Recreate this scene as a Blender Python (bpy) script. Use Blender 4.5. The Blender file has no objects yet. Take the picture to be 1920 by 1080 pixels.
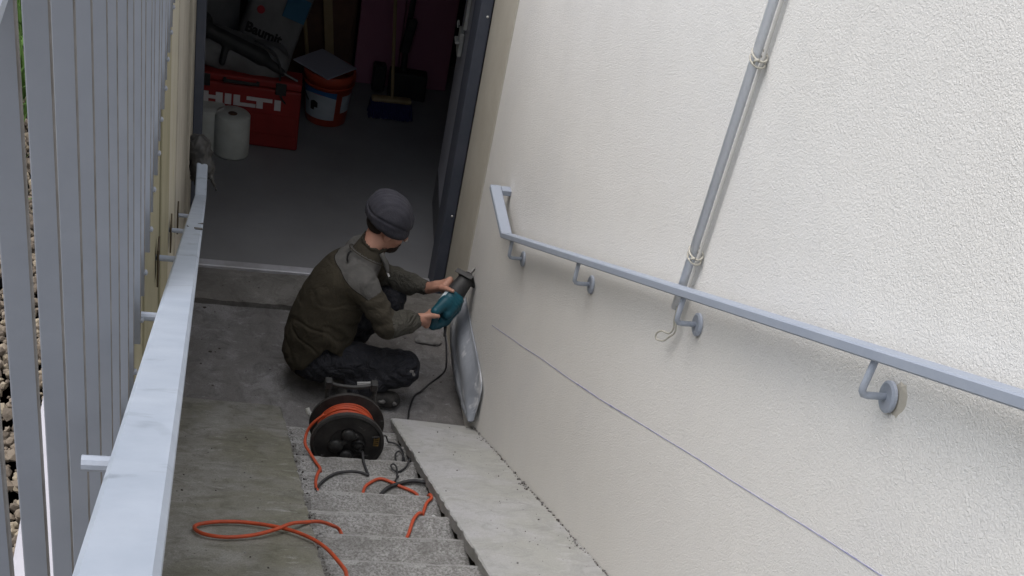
import bpy, bmesh, math, random
import numpy as np
from mathutils import Vector, Matrix, noise, Euler
random.seed(7)
R = math.radians
scene = bpy.context.scene
COL = scene.collection

# ------------------------------------------------------------------ camera
cam_d = bpy.data.cameras.new('camera')
cam = bpy.data.objects.new('camera', cam_d); COL.objects.link(cam)
cam_d.sensor_width = 36; cam_d.lens = 46.406; cam_d.shift_y = 0.23958
cam_d.clip_start = 0.05; cam_d.clip_end = 500
cam.matrix_world = Matrix(((0.9718, -0.0415, -0.2323, 0), (-0.1423, 0.6822, -0.7172, 0), (0.1882, 0.7300, 0.6570, 3.7052), (0, 0, 0, 1)))
scene.camera = cam
# ------------------------------------------------------------------ sky and light (overcast)
world = bpy.data.worlds.new('World'); scene.world = world; world.use_nodes = True
wn = world.node_tree; bg = wn.nodes['Background']
sky = wn.nodes.new('ShaderNodeTexSky'); sky.sky_type = 'NISHITA'; sky.sun_disc = False
SUN_EL, SUN_AZ = 66, 270
sky.sun_elevation = R(SUN_EL); sky.sun_rotation = R(SUN_AZ); sky.air_density = 1.2; sky.dust_density = 4
hs = wn.nodes.new('ShaderNodeHueSaturation'); hs.inputs['Saturation'].default_value = 0.62
wn.links.new(sky.outputs[0], hs.inputs['Color']); wn.links.new(hs.outputs[0], bg.inputs[0]); bg.inputs[1].default_value = 0.12
sd = bpy.data.lights.new('sun', 'SUN'); sd.energy = 1.5; sd.angle = R(75); sd.color = (.96, .97, 1)
so = bpy.data.objects.new('sun', sd); COL.objects.link(so)
az = R(SUN_AZ); el = R(SUN_EL)
sdir = Vector((math.sin(az) * math.cos(el), math.cos(az) * math.cos(el), math.sin(el)))
so.rotation_euler = sdir.to_track_quat('Z', 'Y').to_euler()
scene.view_settings.view_transform = 'Standard'; scene.view_settings.look = 'None'
scene.view_settings.exposure = 0.60; scene.view_settings.gamma = 1
scene.render.engine = 'CYCLES'

# ------------------------------------------------------------------ materials
def mat(name, col, rough=.8, var=None, vscale=8, detail=6, bump=0, bscale=60, metal=0, spots=None, sscale=30, sth=.62, fine=None, fscale=250, dist=.004, spec=.4, crease=0, cscale=13):
    """col: base; var: second colour mixed by soft noise; spots: third colour in blots; fine: grain colour"""
    m = bpy.data.materials.new(name); m.use_nodes = True
    t = m.node_tree; n = t.nodes; b = n['Principled BSDF']
    b.inputs['Roughness'].default_value = rough; b.inputs['Metallic'].default_value = metal
    b.inputs['Specular IOR Level'].default_value = spec
    co = n.new('ShaderNodeTexCoord').outputs['Object']
    def nz(scale, det=detail, rg=.6, ds=0):
        x = n.new('ShaderNodeTexNoise'); x.inputs['Scale'].default_value = scale; x.inputs['Detail'].default_value = det
        x.inputs['Roughness'].default_value = rg; x.inputs['Distortion'].default_value = ds
        t.links.new(co, x.inputs['Vector']); return x.outputs['Fac']
    def ramp(src, a, c):
        x = n.new('ShaderNodeMapRange'); x.inputs['From Min'].default_value = a; x.inputs['From Max'].default_value = c
        t.links.new(src, x.inputs['Value']); return x.outputs[0]
    def mix(f, a, c):
        x = n.new('ShaderNodeMix'); x.data_type = 'RGBA'; t.links.new(f, x.inputs[0])
        for i, v in ((6, a), (7, c)):
            if isinstance(v, tuple): x.inputs[i].default_value = (*v, 1)
            else: t.links.new(v, x.inputs[i])
        return x.outputs[2]
    c = tuple(col)
    if var: c = mix(ramp(nz(vscale), .35, .65), c, tuple(var))
    if spots: c = mix(ramp(nz(sscale, 4, .65, .4), sth, sth + .08), c, tuple(spots))
    if fine: c = mix(ramp(nz(fscale, 2, .6), .4, .62), c, tuple(fine))
    if isinstance(c, tuple): b.inputs['Base Color'].default_value = (*c, 1)
    else: t.links.new(c, b.inputs['Base Color'])
    if bump:
        bp = n.new('ShaderNodeBump'); bp.inputs['Strength'].default_value = bump; bp.inputs['Distance'].default_value = dist
        t.links.new(nz(bscale, 4, .6), bp.inputs['Height']); t.links.new(bp.outputs[0], b.inputs['Normal'])
        if crease:
            ab = n.new('ShaderNodeMath'); ab.operation = 'ABSOLUTE'; sb = n.new('ShaderNodeMath'); sb.operation = 'SUBTRACT'; sb.inputs[1].default_value = .5
            t.links.new(nz(cscale, 3, .5, 1.6), sb.inputs[0]); t.links.new(sb.outputs[0], ab.inputs[0])
            b3 = n.new('ShaderNodeBump'); b3.inputs['Strength'].default_value = crease; b3.inputs['Distance'].default_value = .05
            t.links.new(ab.outputs[0], b3.inputs['Height']); t.links.new(b3.outputs[0], bp.inputs['Normal'])
    return m

M = {}
M['metal_bar'] = mat('grey_painted_metal', (.225, .243, .275), .5, (.26, .278, .31), 6, bump=.15, bscale=40)
M['metal_rail'] = mat('pale_worn_paint', (.335, .38, .445), .45, (.41, .455, .52), 9, 8, spots=(.25, .285, .33), sscale=8, sth=.58, bump=.25, bscale=18)
M['pole_paint'] = mat('pole_paint', (.80, .84, .90), .5, (.84, .87, .92), 5, bump=.1, bscale=60)
M['metal_pipe'] = mat('grey_pipe_paint', (.29, .325, .39), .55, (.33, .365, .425), 5, bump=.1, bscale=60)
M['metal_bracket'] = mat('grey_bracket_paint', (.32, .355, .41), .5, (.37, .40, .46), 20, bump=.2, bscale=80)
M['bar_edge'] = mat('dark_bar_edge', (.13, .12, .11), .8, (.22, .21, .20), 30)  # bar sides towards the stairs, coloured darker than the other faces
M['chip'] = mat('chipped_bare_patch', (.13, .12, .11), .8)
M['twine'] = mat('beige_twine', (.50, .48, .42), .9, (.4, .38, .32), 90, bump=.5, bscale=300)
M['cable_grey'] = mat('pale_grey_cable', (.50, .49, .46), .7)
M['chalk'] = mat('blue_chalk', (.27, .27, .43), .95, (.45, .45, .56), 25, 5)
M['tan_wall'] = mat('tan_paint', (.36, .335, .26), .85, (.42, .39, .31), 3, bump=.3, bscale=30, spots=(.36, .32, .2), sscale=6, sth=.62)
M['yellow_board'] = mat('yellow_stained_board', (.30, .275, .185), .85, (.23, .21, .13), 4, bump=.3, bscale=25)
M['grey_plaster'] = mat('grey_cream_plaster', (.33, .31, .26), .9, (.40, .37, .31), 5, bump=.4, bscale=50)
M['reveal'] = mat('beige_reveal_plaster', (.50, .475, .41), .9, (.45, .42, .355), 5, bump=.35, bscale=70)
M['dark_frame'] = mat('blue_black_frame', (.065, .075, .10), .5, (.085, .093, .12), 7)
M['leaf'] = mat('slate_blue_door', (.58, .59, .66), .5, (.48, .49, .56), 4)
M['kick'] = mat('dull_kick_plate', (.10, .10, .11), .45, (.18, .18, .20), 6)
M['white_box'] = mat('offwhite_plastic', (.5, .5, .47), .5)
M['threshold'] = mat('worn_aluminium', (.62, .62, .66), .4, (.42, .41, .42), 6, metal=.1)
M['landing'] = mat('dusty_dark_concrete', (.155, .147, .140), .95, (.27, .265, .265), 4.5, 10, bump=.6, bscale=45, dist=.006, spots=(.075, .065, .06), sscale=11, sth=.64, fine=(.22, .215, .21), fscale=120)
M['kerb'] = mat('kerb_concrete', (.25, .235, .21), .95, (.19, .175, .16), 6, 8, bump=.6, bscale=40, spots=(.12, .11, .10), sscale=14, sth=.64)
M['room_floor'] = mat('smooth_screed', (.23, .228, .232), .6, (.275, .275, .282), 2.2, 8, bump=.15, bscale=20, spots=(.12, .12, .13), sscale=9, sth=.72)
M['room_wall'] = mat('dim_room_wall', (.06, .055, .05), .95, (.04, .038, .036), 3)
M['step'] = mat('speckled_step_concrete', (.37, .365, .355), .95, (.45, .445, .44), 5, 6, bump=1, bscale=170, dist=.005, fine=(.20, .195, .185), fscale=150, spots=(.20, .19, .17), sscale=9, sth=.68)
M['step_dark'] = mat('shaded_dirty_step', (.25, .245, .235), .95, (.33, .325, .32), 8, 6, bump=1, bscale=170, dist=.005, fine=(.14, .135, .125), fscale=150)
M['step_edge'] = mat('pale_step_nosing', (.48, .475, .465), .95, (.40, .395, .385), 12, 6, bump=.8, bscale=170, dist=.004, fine=(.33, .325, .31), fscale=150)
M['step_side'] = mat('dark_cheek', (.12, .11, .095), .95, (.18, .17, .15), 10, bump=.8, bscale=80)  # recessed cheeks, coloured darker than the slabs above them
M['stone'] = mat('gravel_stone', (.23, .19, .145), .9, (.15, .12, .09), 40)
M['stone_pale'] = mat('pale_gravel_stone', (.33, .28, .20), .9, (.25, .205, .15), 40)
M['soil'] = mat('dark_soil', (.16, .13, .10), 1, (.11, .09, .07), 20, bump=1, bscale=60)
M['grass'] = mat('grass_green', (.06, .13, .025), .8, (.09, .17, .03), 12)
M['white_cap'] = mat('white_coping', (.50, .49, .52), .6, (.40, .39, .42), 5)
M['orange'] = mat('orange_cable', (.55, .085, .03), .5, (.42, .07, .03), 30, spots=(.30, .14, .10), sscale=60, sth=.64)
M['black_cable'] = mat('black_cable', (.018, .018, .02), .5, (.04, .04, .042), 40)
M['reel'] = mat('dusty_black_plastic', (.018, .017, .017), .65, (.050, .047, .045), 11, 8, spots=(.22, .21, .20), sscale=22, sth=.64, bump=.3, bscale=50)
M['reel_label'] = mat('amber_label', (.28, .17, .03), .6, (.12, .08, .03), 90)
M['fleece'] = mat('dark_olive_fleece', (.040, .034, .024), .95, (.052, .045, .032), 9, bump=.5, bscale=120, crease=.45, cscale=7)
M['sleeve'] = mat('olive_sleeve', (.055, .052, .042), .85, (.080, .076, .064), 12, bump=.5, bscale=90, crease=.8, cscale=15)
M['yoke'] = mat('grey_yoke_cloth', (.095, .093, .089), .85, (.12, .116, .11), 12, bump=.3, bscale=90, crease=.5, cscale=10)
M['piping'] = mat('black_piping', (.012, .012, .012), .8)
M['trouser'] = mat('dusty_black_trousers', (.014, .015, .021), .85, (.030, .031, .038), 7, 8, bump=.6, bscale=90, spots=(.20, .20, .19), sscale=17, sth=.69, crease=1, cscale=12)
M['shoe'] = mat('black_shoe', (.02, .02, .02), .7, (.07, .065, .06), 20)
M['skin'] = mat('skin', (.46, .25, .18), .55, (.40, .20, .145), 14, bump=.15, bscale=90)
M['beard'] = mat('dark_beard', (.02, .014, .011), .95, bump=.6, bscale=180)
M['hat'] = mat('navy_knit', (.038, .038, .050), .95, (.052, .052, .064), 12, bump=.6, bscale=130)
M['white_mark'] = mat('white_print', (.6, .6, .6), .7)
M['teal'] = mat('teal_plastic', (.006, .075, .105), .42, (.008, .055, .078), 12)
M['black_rubber'] = mat('black_rubber', (.02, .02, .022), .55, (.045, .045, .045), 20)
M['steel'] = mat('dull_steel', (.10, .10, .10), .4, metal=.7)
M['pale_label'] = mat('pale_label', (.55, .62, .65), .5)
M['sheet'] = mat('galvanised_sheet', (.40, .43, .48), .5, (.30, .325, .37), 5, 8, bump=.25, bscale=9, dist=.01, spots=(.62, .64, .67), sscale=6, sth=.56, metal=0, crease=.08, cscale=5)
M['red_case'] = mat('red_case_plastic', (.29, .022, .020), .6, (.22, .018, .016), 6)
M['case_black'] = mat('black_latch', (.03, .03, .03), .5)
M['white_letter'] = mat('white_letters', (.62, .58, .58), .6)
M['paper_roll'] = mat('paper_roll', (.58, .60, .56), .9, (.50, .52, .48), 12)
M['bag_white'] = mat('white_sack', (.20, .20, .20), .8, (.13, .13, .13), 5, bump=.5, bscale=14)
M['bag_blue'] = mat('blue_print', (.02, .10, .18), .7)
M['bag_red'] = mat('red_print', (.30, .01, .02), .7)
M['letter_black'] = mat('black_print', (.008, .008, .008), .8)
M['bucket'] = mat('orange_red_bucket', (.43, .062, .028), .5, (.36, .05, .022), 8)
M['bucket_blue'] = mat('blue_label_band', (.025, .11, .28), .5)
M['bucket_label'] = mat('grey_white_label', (.42, .46, .50), .6, (.34, .38, .42), 10)
M['board_white'] = mat('grey_white_board', (.36, .36, .43), .7)
M['pink'] = mat('pink_insulation', (.34, .145, .20), .9, (.30, .125, .18), 3)
M['wood'] = mat('broom_wood', (.30, .225, .12), .6, (.25, .18, .09), 20)
M['bristle'] = mat('blue_bristle', (.012, .016, .085), .8, (.02, .026, .12), 60, bump=1, bscale=200)
M['dark_thing'] = mat('black_tool_plastic', (.018, .02, .022), .6, (.03, .03, .03), 12)
M['brown_board'] = mat('brown_hardboard', (.13, .07, .045), .8, (.09, .05, .035), 8)
M['sack_grey'] = mat('crumpled_grey_bag', (.03, .03, .03), .6, (.07, .068, .064), 16, 8, bump=.6, bscale=40, spots=(.33, .33, .31), sscale=30, sth=.66)
M['mortar'] = mat('pale_mortar', (.26, .255, .25), .95, (.17, .165, .16), 14, bump=.6, bscale=60)
M['crumb'] = mat('dark_crumb', (.07, .06, .055), .95)
M['groove'] = mat('olive_groove', (.075, .07, .025), .9)
M['rust'] = mat('brown_plate', (.05, .035, .015), .7)

def concrete(name, base, base2, moss, dark, pale, moss_amt=.5, big=1.7, pits=.5, grain=.85, bump=.8, gdist=.003, rough=.95, scuff=.5, gscale=210):
    m = bpy.data.materials.new(name); m.use_nodes = True
    t = m.node_tree; n = t.nodes; L = t.links.new; b = n['Principled BSDF']; b.inputs['Roughness'].default_value = rough; b.inputs['Specular IOR Level'].default_value = .25
    co = n.new('ShaderNodeTexCoord').outputs['Object']
    def mp(sc, loc=(0, 0, 0), rot=(0, 0, 0)):
        x = n.new('ShaderNodeMapping'); x.inputs['Scale'].default_value = sc; x.inputs['Location'].default_value = loc; x.inputs['Rotation'].default_value = rot
        L(co, x.inputs['Vector']); return x.outputs[0]
    def nz(s, d=6, r=.6, ds=0, v=None):
        x = n.new('ShaderNodeTexNoise'); x.inputs['Scale'].default_value = s; x.inputs['Detail'].default_value = d
        x.inputs['Roughness'].default_value = r; x.inputs['Distortion'].default_value = ds; L(v or co, x.inputs['Vector']); return x.outputs['Fac']
    def rng(src, lo, hi, o0=0, o1=1):
        x = n.new('ShaderNodeMapRange'); x.inputs['From Min'].default_value = lo; x.inputs['From Max'].default_value = hi
        x.inputs['To Min'].default_value = o0; x.inputs['To Max'].default_value = o1; L(src, x.inputs['Value']); return x.outputs[0]
    def mix(f, p, q, mode='MIX'):
        x = n.new('ShaderNodeMix'); x.data_type = 'RGBA'; x.blend_type = mode
        if isinstance(f, float): x.inputs[0].default_value = f
        else: L(f, x.inputs[0])
        for i, v in ((6, p), (7, q)):
            if isinstance(v, tuple): x.inputs[i].default_value = (*v, 1)
            else: L(v, x.inputs[i])
        return x.outputs[2]
    c = mix(rng(nz(3.1, 9, .65, .5), .38, .62), base, base2)
    c = mix(rng(nz(big, 7, .6, .7), .5 - .12 * moss_amt, .72 - .22 * moss_amt, 0, .85), c, moss)
    c = mix(rng(nz(9, 11, .76, 1.0), .47, .70, 0, .85), c, dark)
    c = mix(rng(nz(5, 8, .75, .4, mp((2.2, 4.2, 3), (3, 1, 0), (0, 0, .5))), .56, .68, 0, scuff), c, pale)
    vo = n.new('ShaderNodeTexVoronoi'); vo.inputs['Scale'].default_value = 26; L(co, vo.inputs['Vector'])
    vm = n.new('ShaderNodeMath'); vm.operation = 'MULTIPLY'; L(rng(vo.outputs['Distance'], .10, .055), vm.inputs[0]); L(rng(nz(4, 3), .50, .62, 0, pits), vm.inputs[1])
    c = mix(vm.outputs[0], c, (dark[0] * .4, dark[1] * .4, dark[2] * .4))
    g = nz(gscale, 3, .65, .6); c = mix(rng(g, .38, .60, 1 - grain, 0), c, dark)
    L(c, b.inputs['Base Color'])
    b1 = n.new('ShaderNodeBump'); b1.inputs['Strength'].default_value = .5; b1.inputs['Distance'].default_value = .012; L(nz(14, 8, .7, .6), b1.inputs['Height'])
    b2 = n.new('ShaderNodeBump'); b2.inputs['Strength'].default_value = bump; b2.inputs['Distance'].default_value = gdist; L(g, b2.inputs['Height']); L(b1.outputs[0], b2.inputs['Normal'])
    L(b2.outputs[0], b.inputs['Normal']); M[name] = m; return m
M['slab_left'] = concrete('mossy_grey_concrete', (.37, .365, .345), (.28, .275, .255), (.225, .22, .165), (.12, .115, .092), (.46, .455, .435), .55, 1.4, 1.0, .55, scuff=.8)
M['slab_right'] = concrete('dusty_pale_concrete', (.52, .52, .53), (.46, .458, .455), (.43, .43, .395), (.31, .308, .295), (.62, .62, .64), .6, 1.8, .9, .6)
M['landing'] = concrete('dusty_dark_concrete', (.25, .242, .24), (.31, .305, .305), (.19, .182, .176), (.10, .095, .092), (.40, .395, .405), .8, 2.6, 1.0, .55, scuff=.7)
M['kerb'] = concrete('kerb_concrete', (.26, .25, .235), (.22, .21, .195), (.17, .16, .15), (.09, .085, .075), (.38, .37, .355), .6, 3, 1.0, .7)
M['step'] = concrete('speckled_step_concrete', (.48, .475, .47), (.40, .395, .385), (.32, .315, .30), (.17, .165, .155), (.55, .545, .54), .5, 4, .6, .1, 1, .007, gscale=125)
M['step_dark'] = concrete('shaded_dirty_step', (.34, .335, .325), (.29, .285, .275), (.25, .245, .23), (.12, .115, .105), (.42, .415, .41), .6, 4, .6, .1, 1, .007, gscale=125)
M['step_edge'] = concrete('pale_step_nosing', (.50, .495, .49), (.44, .435, .43), (.40, .395, .38), (.24, .235, .225), (.60, .595, .59), .3, 4, .4, .3, 1, .005)

def plaster_material():
    m = bpy.data.materials.new('roughcast_render'); m.use_nodes = True
    t = m.node_tree; n = t.nodes; L = t.links.new; b = n['Principled BSDF']; b.inputs['Roughness'].default_value = .92
    b.inputs['Specular IOR Level'].default_value = .25
    co = n.new('ShaderNodeTexCoord').outputs['Object']
    def nz(s, d=4, r=.6, ds=0):
        x = n.new('ShaderNodeTexNoise'); x.inputs['Scale'].default_value = s; x.inputs['Detail'].default_value = d
        x.inputs['Roughness'].default_value = r; x.inputs['Distortion'].default_value = ds; L(co, x.inputs['Vector']); return x.outputs['Fac']
    def rng(src, a, c, lo=0, hi=1):
        x = n.new('ShaderNodeMapRange'); x.inputs['From Min'].default_value = a; x.inputs['From Max'].default_value = c
        x.inputs['To Min'].default_value = lo; x.inputs['To Max'].default_value = hi; L(src, x.inputs['Value']); return x.outputs[0]
    def mix(f, a, c):
        x = n.new('ShaderNodeMix'); x.data_type = 'RGBA'; L(f, x.inputs[0])
        for i, v in ((6, a), (7, c)):
            if isinstance(v, tuple): x.inputs[i].default_value = (*v, 1)
            else: L(v, x.inputs[i])
        return x.outputs[2]
    def math_(op, a, c):
        x = n.new('ShaderNodeMath'); x.operation = op
        for i, v in enumerate((a, c)):
            if isinstance(v, (int, float)): x.inputs[i].default_value = v
            else: L(v, x.inputs[i])
        return x.outputs[0]
    c = mix(rng(nz(1.3, 5), .35, .65), (.785, .772, .745), (.83, .82, .80))
    # old splash dirt: a tan band just above the ramp, following its slope
    sp = n.new('ShaderNodeSeparateXYZ'); L(co, sp.inputs[0])
    h = math_('SUBTRACT', sp.outputs['Z'], math_('MULTIPLY', math_('SUBTRACT', 4.86, sp.outputs['Y']), .505))
    hh = math_('ADD', h, math_('MULTIPLY', nz(2.2, 6), .5))
    c = mix(rng(hh, .30, .95, .40, 0), c, (.68, .665, .62))
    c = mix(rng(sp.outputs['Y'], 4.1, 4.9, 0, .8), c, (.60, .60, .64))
    mpz = n.new('ShaderNodeMapping'); mpz.inputs['Scale'].default_value = (1, 9, .8); L(co, mpz.inputs['Vector'])
    st = n.new('ShaderNodeTexNoise'); st.inputs['Scale'].default_value = 1.4; st.inputs['Detail'].default_value = 8; st.inputs['Roughness'].default_value = .7; L(mpz.outputs[0], st.inputs['Vector'])
    c = mix(rng(st.outputs['Fac'], .52, .78, 0, .20), c, (.64, .635, .615))
    c = mix(rng(nz(.9, 8, .7, .8), .50, .68, 0, .35), c, (.66, .66, .665))
    grain = nz(180, 3, .55, 1.0)
    c = mix(rng(grain, .36, .52, .28, 0), c, (.60, .60, .59))
    L(c, b.inputs['Base Color'])
    # coarse on the upper flight, trowelled smooth towards the door
    amp = rng(sp.outputs['Y'], 2.6, 4.6, 1.0, .32)
    bp = n.new('ShaderNodeBump'); bp.inputs['Distance'].default_value = .0034
    L(math_('MULTIPLY', amp, .95), bp.inputs['Strength']); L(grain, bp.inputs['Height'])
    b2 = n.new('ShaderNodeBump'); b2.inputs['Distance'].default_value = .03; b2.inputs['Strength'].default_value = .15
    L(nz(4, 3), b2.inputs['Height']); L(b2.outputs[0], bp.inputs['Normal'])
    L(bp.outputs[0], b.inputs['Normal']); return m
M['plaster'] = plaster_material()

# ------------------------------------------------------------------ object helpers
def root(name, label, cat, loc=(0, 0, 0), group=None):
    o = bpy.data.objects.new(name, None); COL.objects.link(o); o.location = loc
    o['label'] = label; o['category'] = cat
    if group: o['group'] = group
    return o
def world_loc(o):
    v = Vector(o.location)
    while o.parent: o = o.parent; v += Vector(o.location)
    return v
def link(name, me, m, parent=None, smooth=False, kind=None, label=None):
    """mesh given in world coordinates; origin goes to the parent's base"""
    if parent is not None: me.transform(Matrix.Translation(-world_loc(parent)))
    if m is not None:
        for k in (m if isinstance(m, (list, tuple)) else [m]): me.materials.append(M[k])
    if smooth: me.polygons.foreach_set('use_smooth', [True] * len(me.polygons))
    me.update()
    o = bpy.data.objects.new(name, me); COL.objects.link(o)
    if parent is not None: o.parent = parent
    if kind: o['kind'] = kind
    if label: o['label'] = label
    return o
def tag(o, label, cat, group=None):
    o['label'] = label; o['category'] = cat
    if group: o['group'] = group
    return o
def b2m(bm, name='m'):
    me = bpy.data.meshes.new(name); bmesh.ops.recalc_face_normals(bm, faces=bm.faces); bm.to_mesh(me); bm.free(); return me
def add_box(bm, lo, hi, bev=0, mtx=None, seg=1):
    r = bmesh.ops.create_cube(bm, size=1); vs = r['verts']
    for v in vs:
        v.co = Vector([(lo[i] + hi[i]) / 2 + v.co[i] * (hi[i] - lo[i]) for i in range(3)])
    if bev:
        es = list({e for v in vs for e in v.link_edges})
        rb = bmesh.ops.bevel(bm, geom=es, offset=bev, segments=seg, affect='EDGES', profile=.5)
        vs = list({v for f in rb['faces'] for v in f.verts} | {v for v in vs if v.is_valid})
    if mtx is not None:
        for v in vs: v.co = mtx @ v.co
    return bm
def box(lo, hi, bev=0, mtx=None, seg=1):
    return b2m(add_box(bmesh.new(), lo, hi, bev, mtx, seg))
def prism(poly, axis, a, c, bev=0):
    """polygon in the other two axes, extruded along axis from a to c"""
    bm = bmesh.new(); o = [i for i in range(3) if i != axis]
    def mk(p, t):
        v = [0, 0, 0]; v[o[0]], v[o[1]] = p; v[axis] = t; return bm.verts.new(v)
    A = [mk(p, a) for p in poly]; B = [mk(p, c) for p in poly]; n = len(poly)
    bm.faces.new(A); bm.faces.new(B[::-1])
    for i in range(n): bm.faces.new((A[i], B[i], B[(i + 1) % n], A[(i + 1) % n]))
    if bev: bmesh.ops.bevel(bm, geom=bm.edges[:], offset=bev, segments=2, affect='EDGES')
    return b2m(bm)
def smooth_path(pts, n=6, closed=False):
    P = [Vector(p) for p in pts]; out = []
    for i in range(len(P) - 1):
        p0 = P[max(i - 1, 0)]; p1 = P[i]; p2 = P[i + 1]; p3 = P[min(i + 2, len(P) - 1)]
        for k in range(n):
            t = k / n
            out.append(.5 * ((2 * p1) + (p2 - p0) * t + (2 * p0 - 5 * p1 + 4 * p2 - p3) * t * t + (3 * p1 - p0 - 3 * p2 + p3) * t ** 3))
    out.append(P[-1]); return out
def add_tube(bm, pts, r, sides=8, caps=True, sm=0):
    if sm:
        if isinstance(r, (list, tuple)):
            n0 = len(pts); r = list(np.interp(np.linspace(0, n0 - 1, (n0 - 1) * sm + 1), range(n0), r))
        pts = smooth_path(pts, sm)
    P = [Vector(p) for p in pts]; rings = []
    t0 = (P[1] - P[0]).normalized(); up = t0.orthogonal().normalized()
    for i, p in enumerate(P):
        t = (P[min(i + 1, len(P) - 1)] - P[max(i - 1, 0)]).normalized()
        up = (up - t * up.dot(t)); up = up.normalized() if up.length > 1e-6 else t.orthogonal().normalized()
        s = t.cross(up); rr = r[i] if isinstance(r, (list, tuple)) else r
        rings.append([bm.verts.new(p + (up * math.cos(a) + s * math.sin(a)) * rr) for a in [2 * math.pi * k / sides for k in range(sides)]])
    for a, c in zip(rings, rings[1:]):
        for k in range(sides): bm.faces.new((a[k], a[(k + 1) % sides], c[(k + 1) % sides], c[k]))
    if caps: bm.faces.new(rings[0][::-1]); bm.faces.new(rings[-1])
    return bm
def tube(pts, r, sides=8, sm=0): return b2m(add_tube(bmesh.new(), pts, r, sides, True, sm))
def lathe(prof, c, axis=2, seg=40, mtx=None):
    """prof: (radius, height) list"""
    bm = bmesh.new(); rings = []
    for rr, h in prof:
        ring = []
        for k in range(seg):
            a = 2 * math.pi * k / seg; v = [rr * math.cos(a), rr * math.sin(a), h]
            if axis == 1: v = [v[0], v[2], v[1]]
            if axis == 0: v = [v[2], v[0], v[1]]
            v = Vector(v)
            if mtx is not None: v = mtx @ v
            ring.append(bm.verts.new(v + Vector(c)))
        rings.append(ring)
    for a, b in zip(rings, rings[1:]):
        for k in range(seg): bm.faces.new((a[k], a[(k + 1) % seg], b[(k + 1) % seg], b[k]))
    if prof[0][0] > 1e-4: bm.faces.new(rings[0][::-1])
    if prof[-1][0] > 1e-4: bm.faces.new(rings[-1])
    bmesh.ops.remove_doubles(bm, verts=bm.verts[:], dist=1e-5)
    return b2m(bm)
def sweep_rect(pts, w, h, bev=.003, wdir=Vector((1, 0, 0))):
    """flat bar following pts (top centre line); width w along wdir, height h; mitred"""
    P = [Vector(p) for p in pts]; bm = bmesh.new(); rings = []
    for i, p in enumerate(P):
        t1 = (P[i] - P[i - 1]).normalized() if i else (P[1] - P[0]).normalized()
        t2 = (P[i + 1] - P[i]).normalized() if i < len(P) - 1 else t1
        t = (t1 + t2).normalized(); W = (wdir - t * wdir.dot(t)).normalized(); N = W.cross(t).normalized()
        if N.z < 0: N = -N
        k = 1 / max(t.dot(t1), .3); ring = []
        for a, c in ((-.5 + bev / w, 0), (.5 - bev / w, 0), (.5, -bev / h), (.5, -1 + bev / h), (.5 - bev / w, -1), (-.5 + bev / w, -1), (-.5, -1 + bev / h), (-.5, -bev / h)):
            ring.append(bm.verts.new(p + W * a * w + N * c * h * k))
        rings.append(ring)
    for a, c in zip(rings, rings[1:]):
        for k in range(8): bm.faces.new((a[k], a[(k + 1) % 8], c[(k + 1) % 8], c[k]))
    bm.faces.new(rings[0][::-1]); bm.faces.new(rings[-1]); return b2m(bm)

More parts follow.
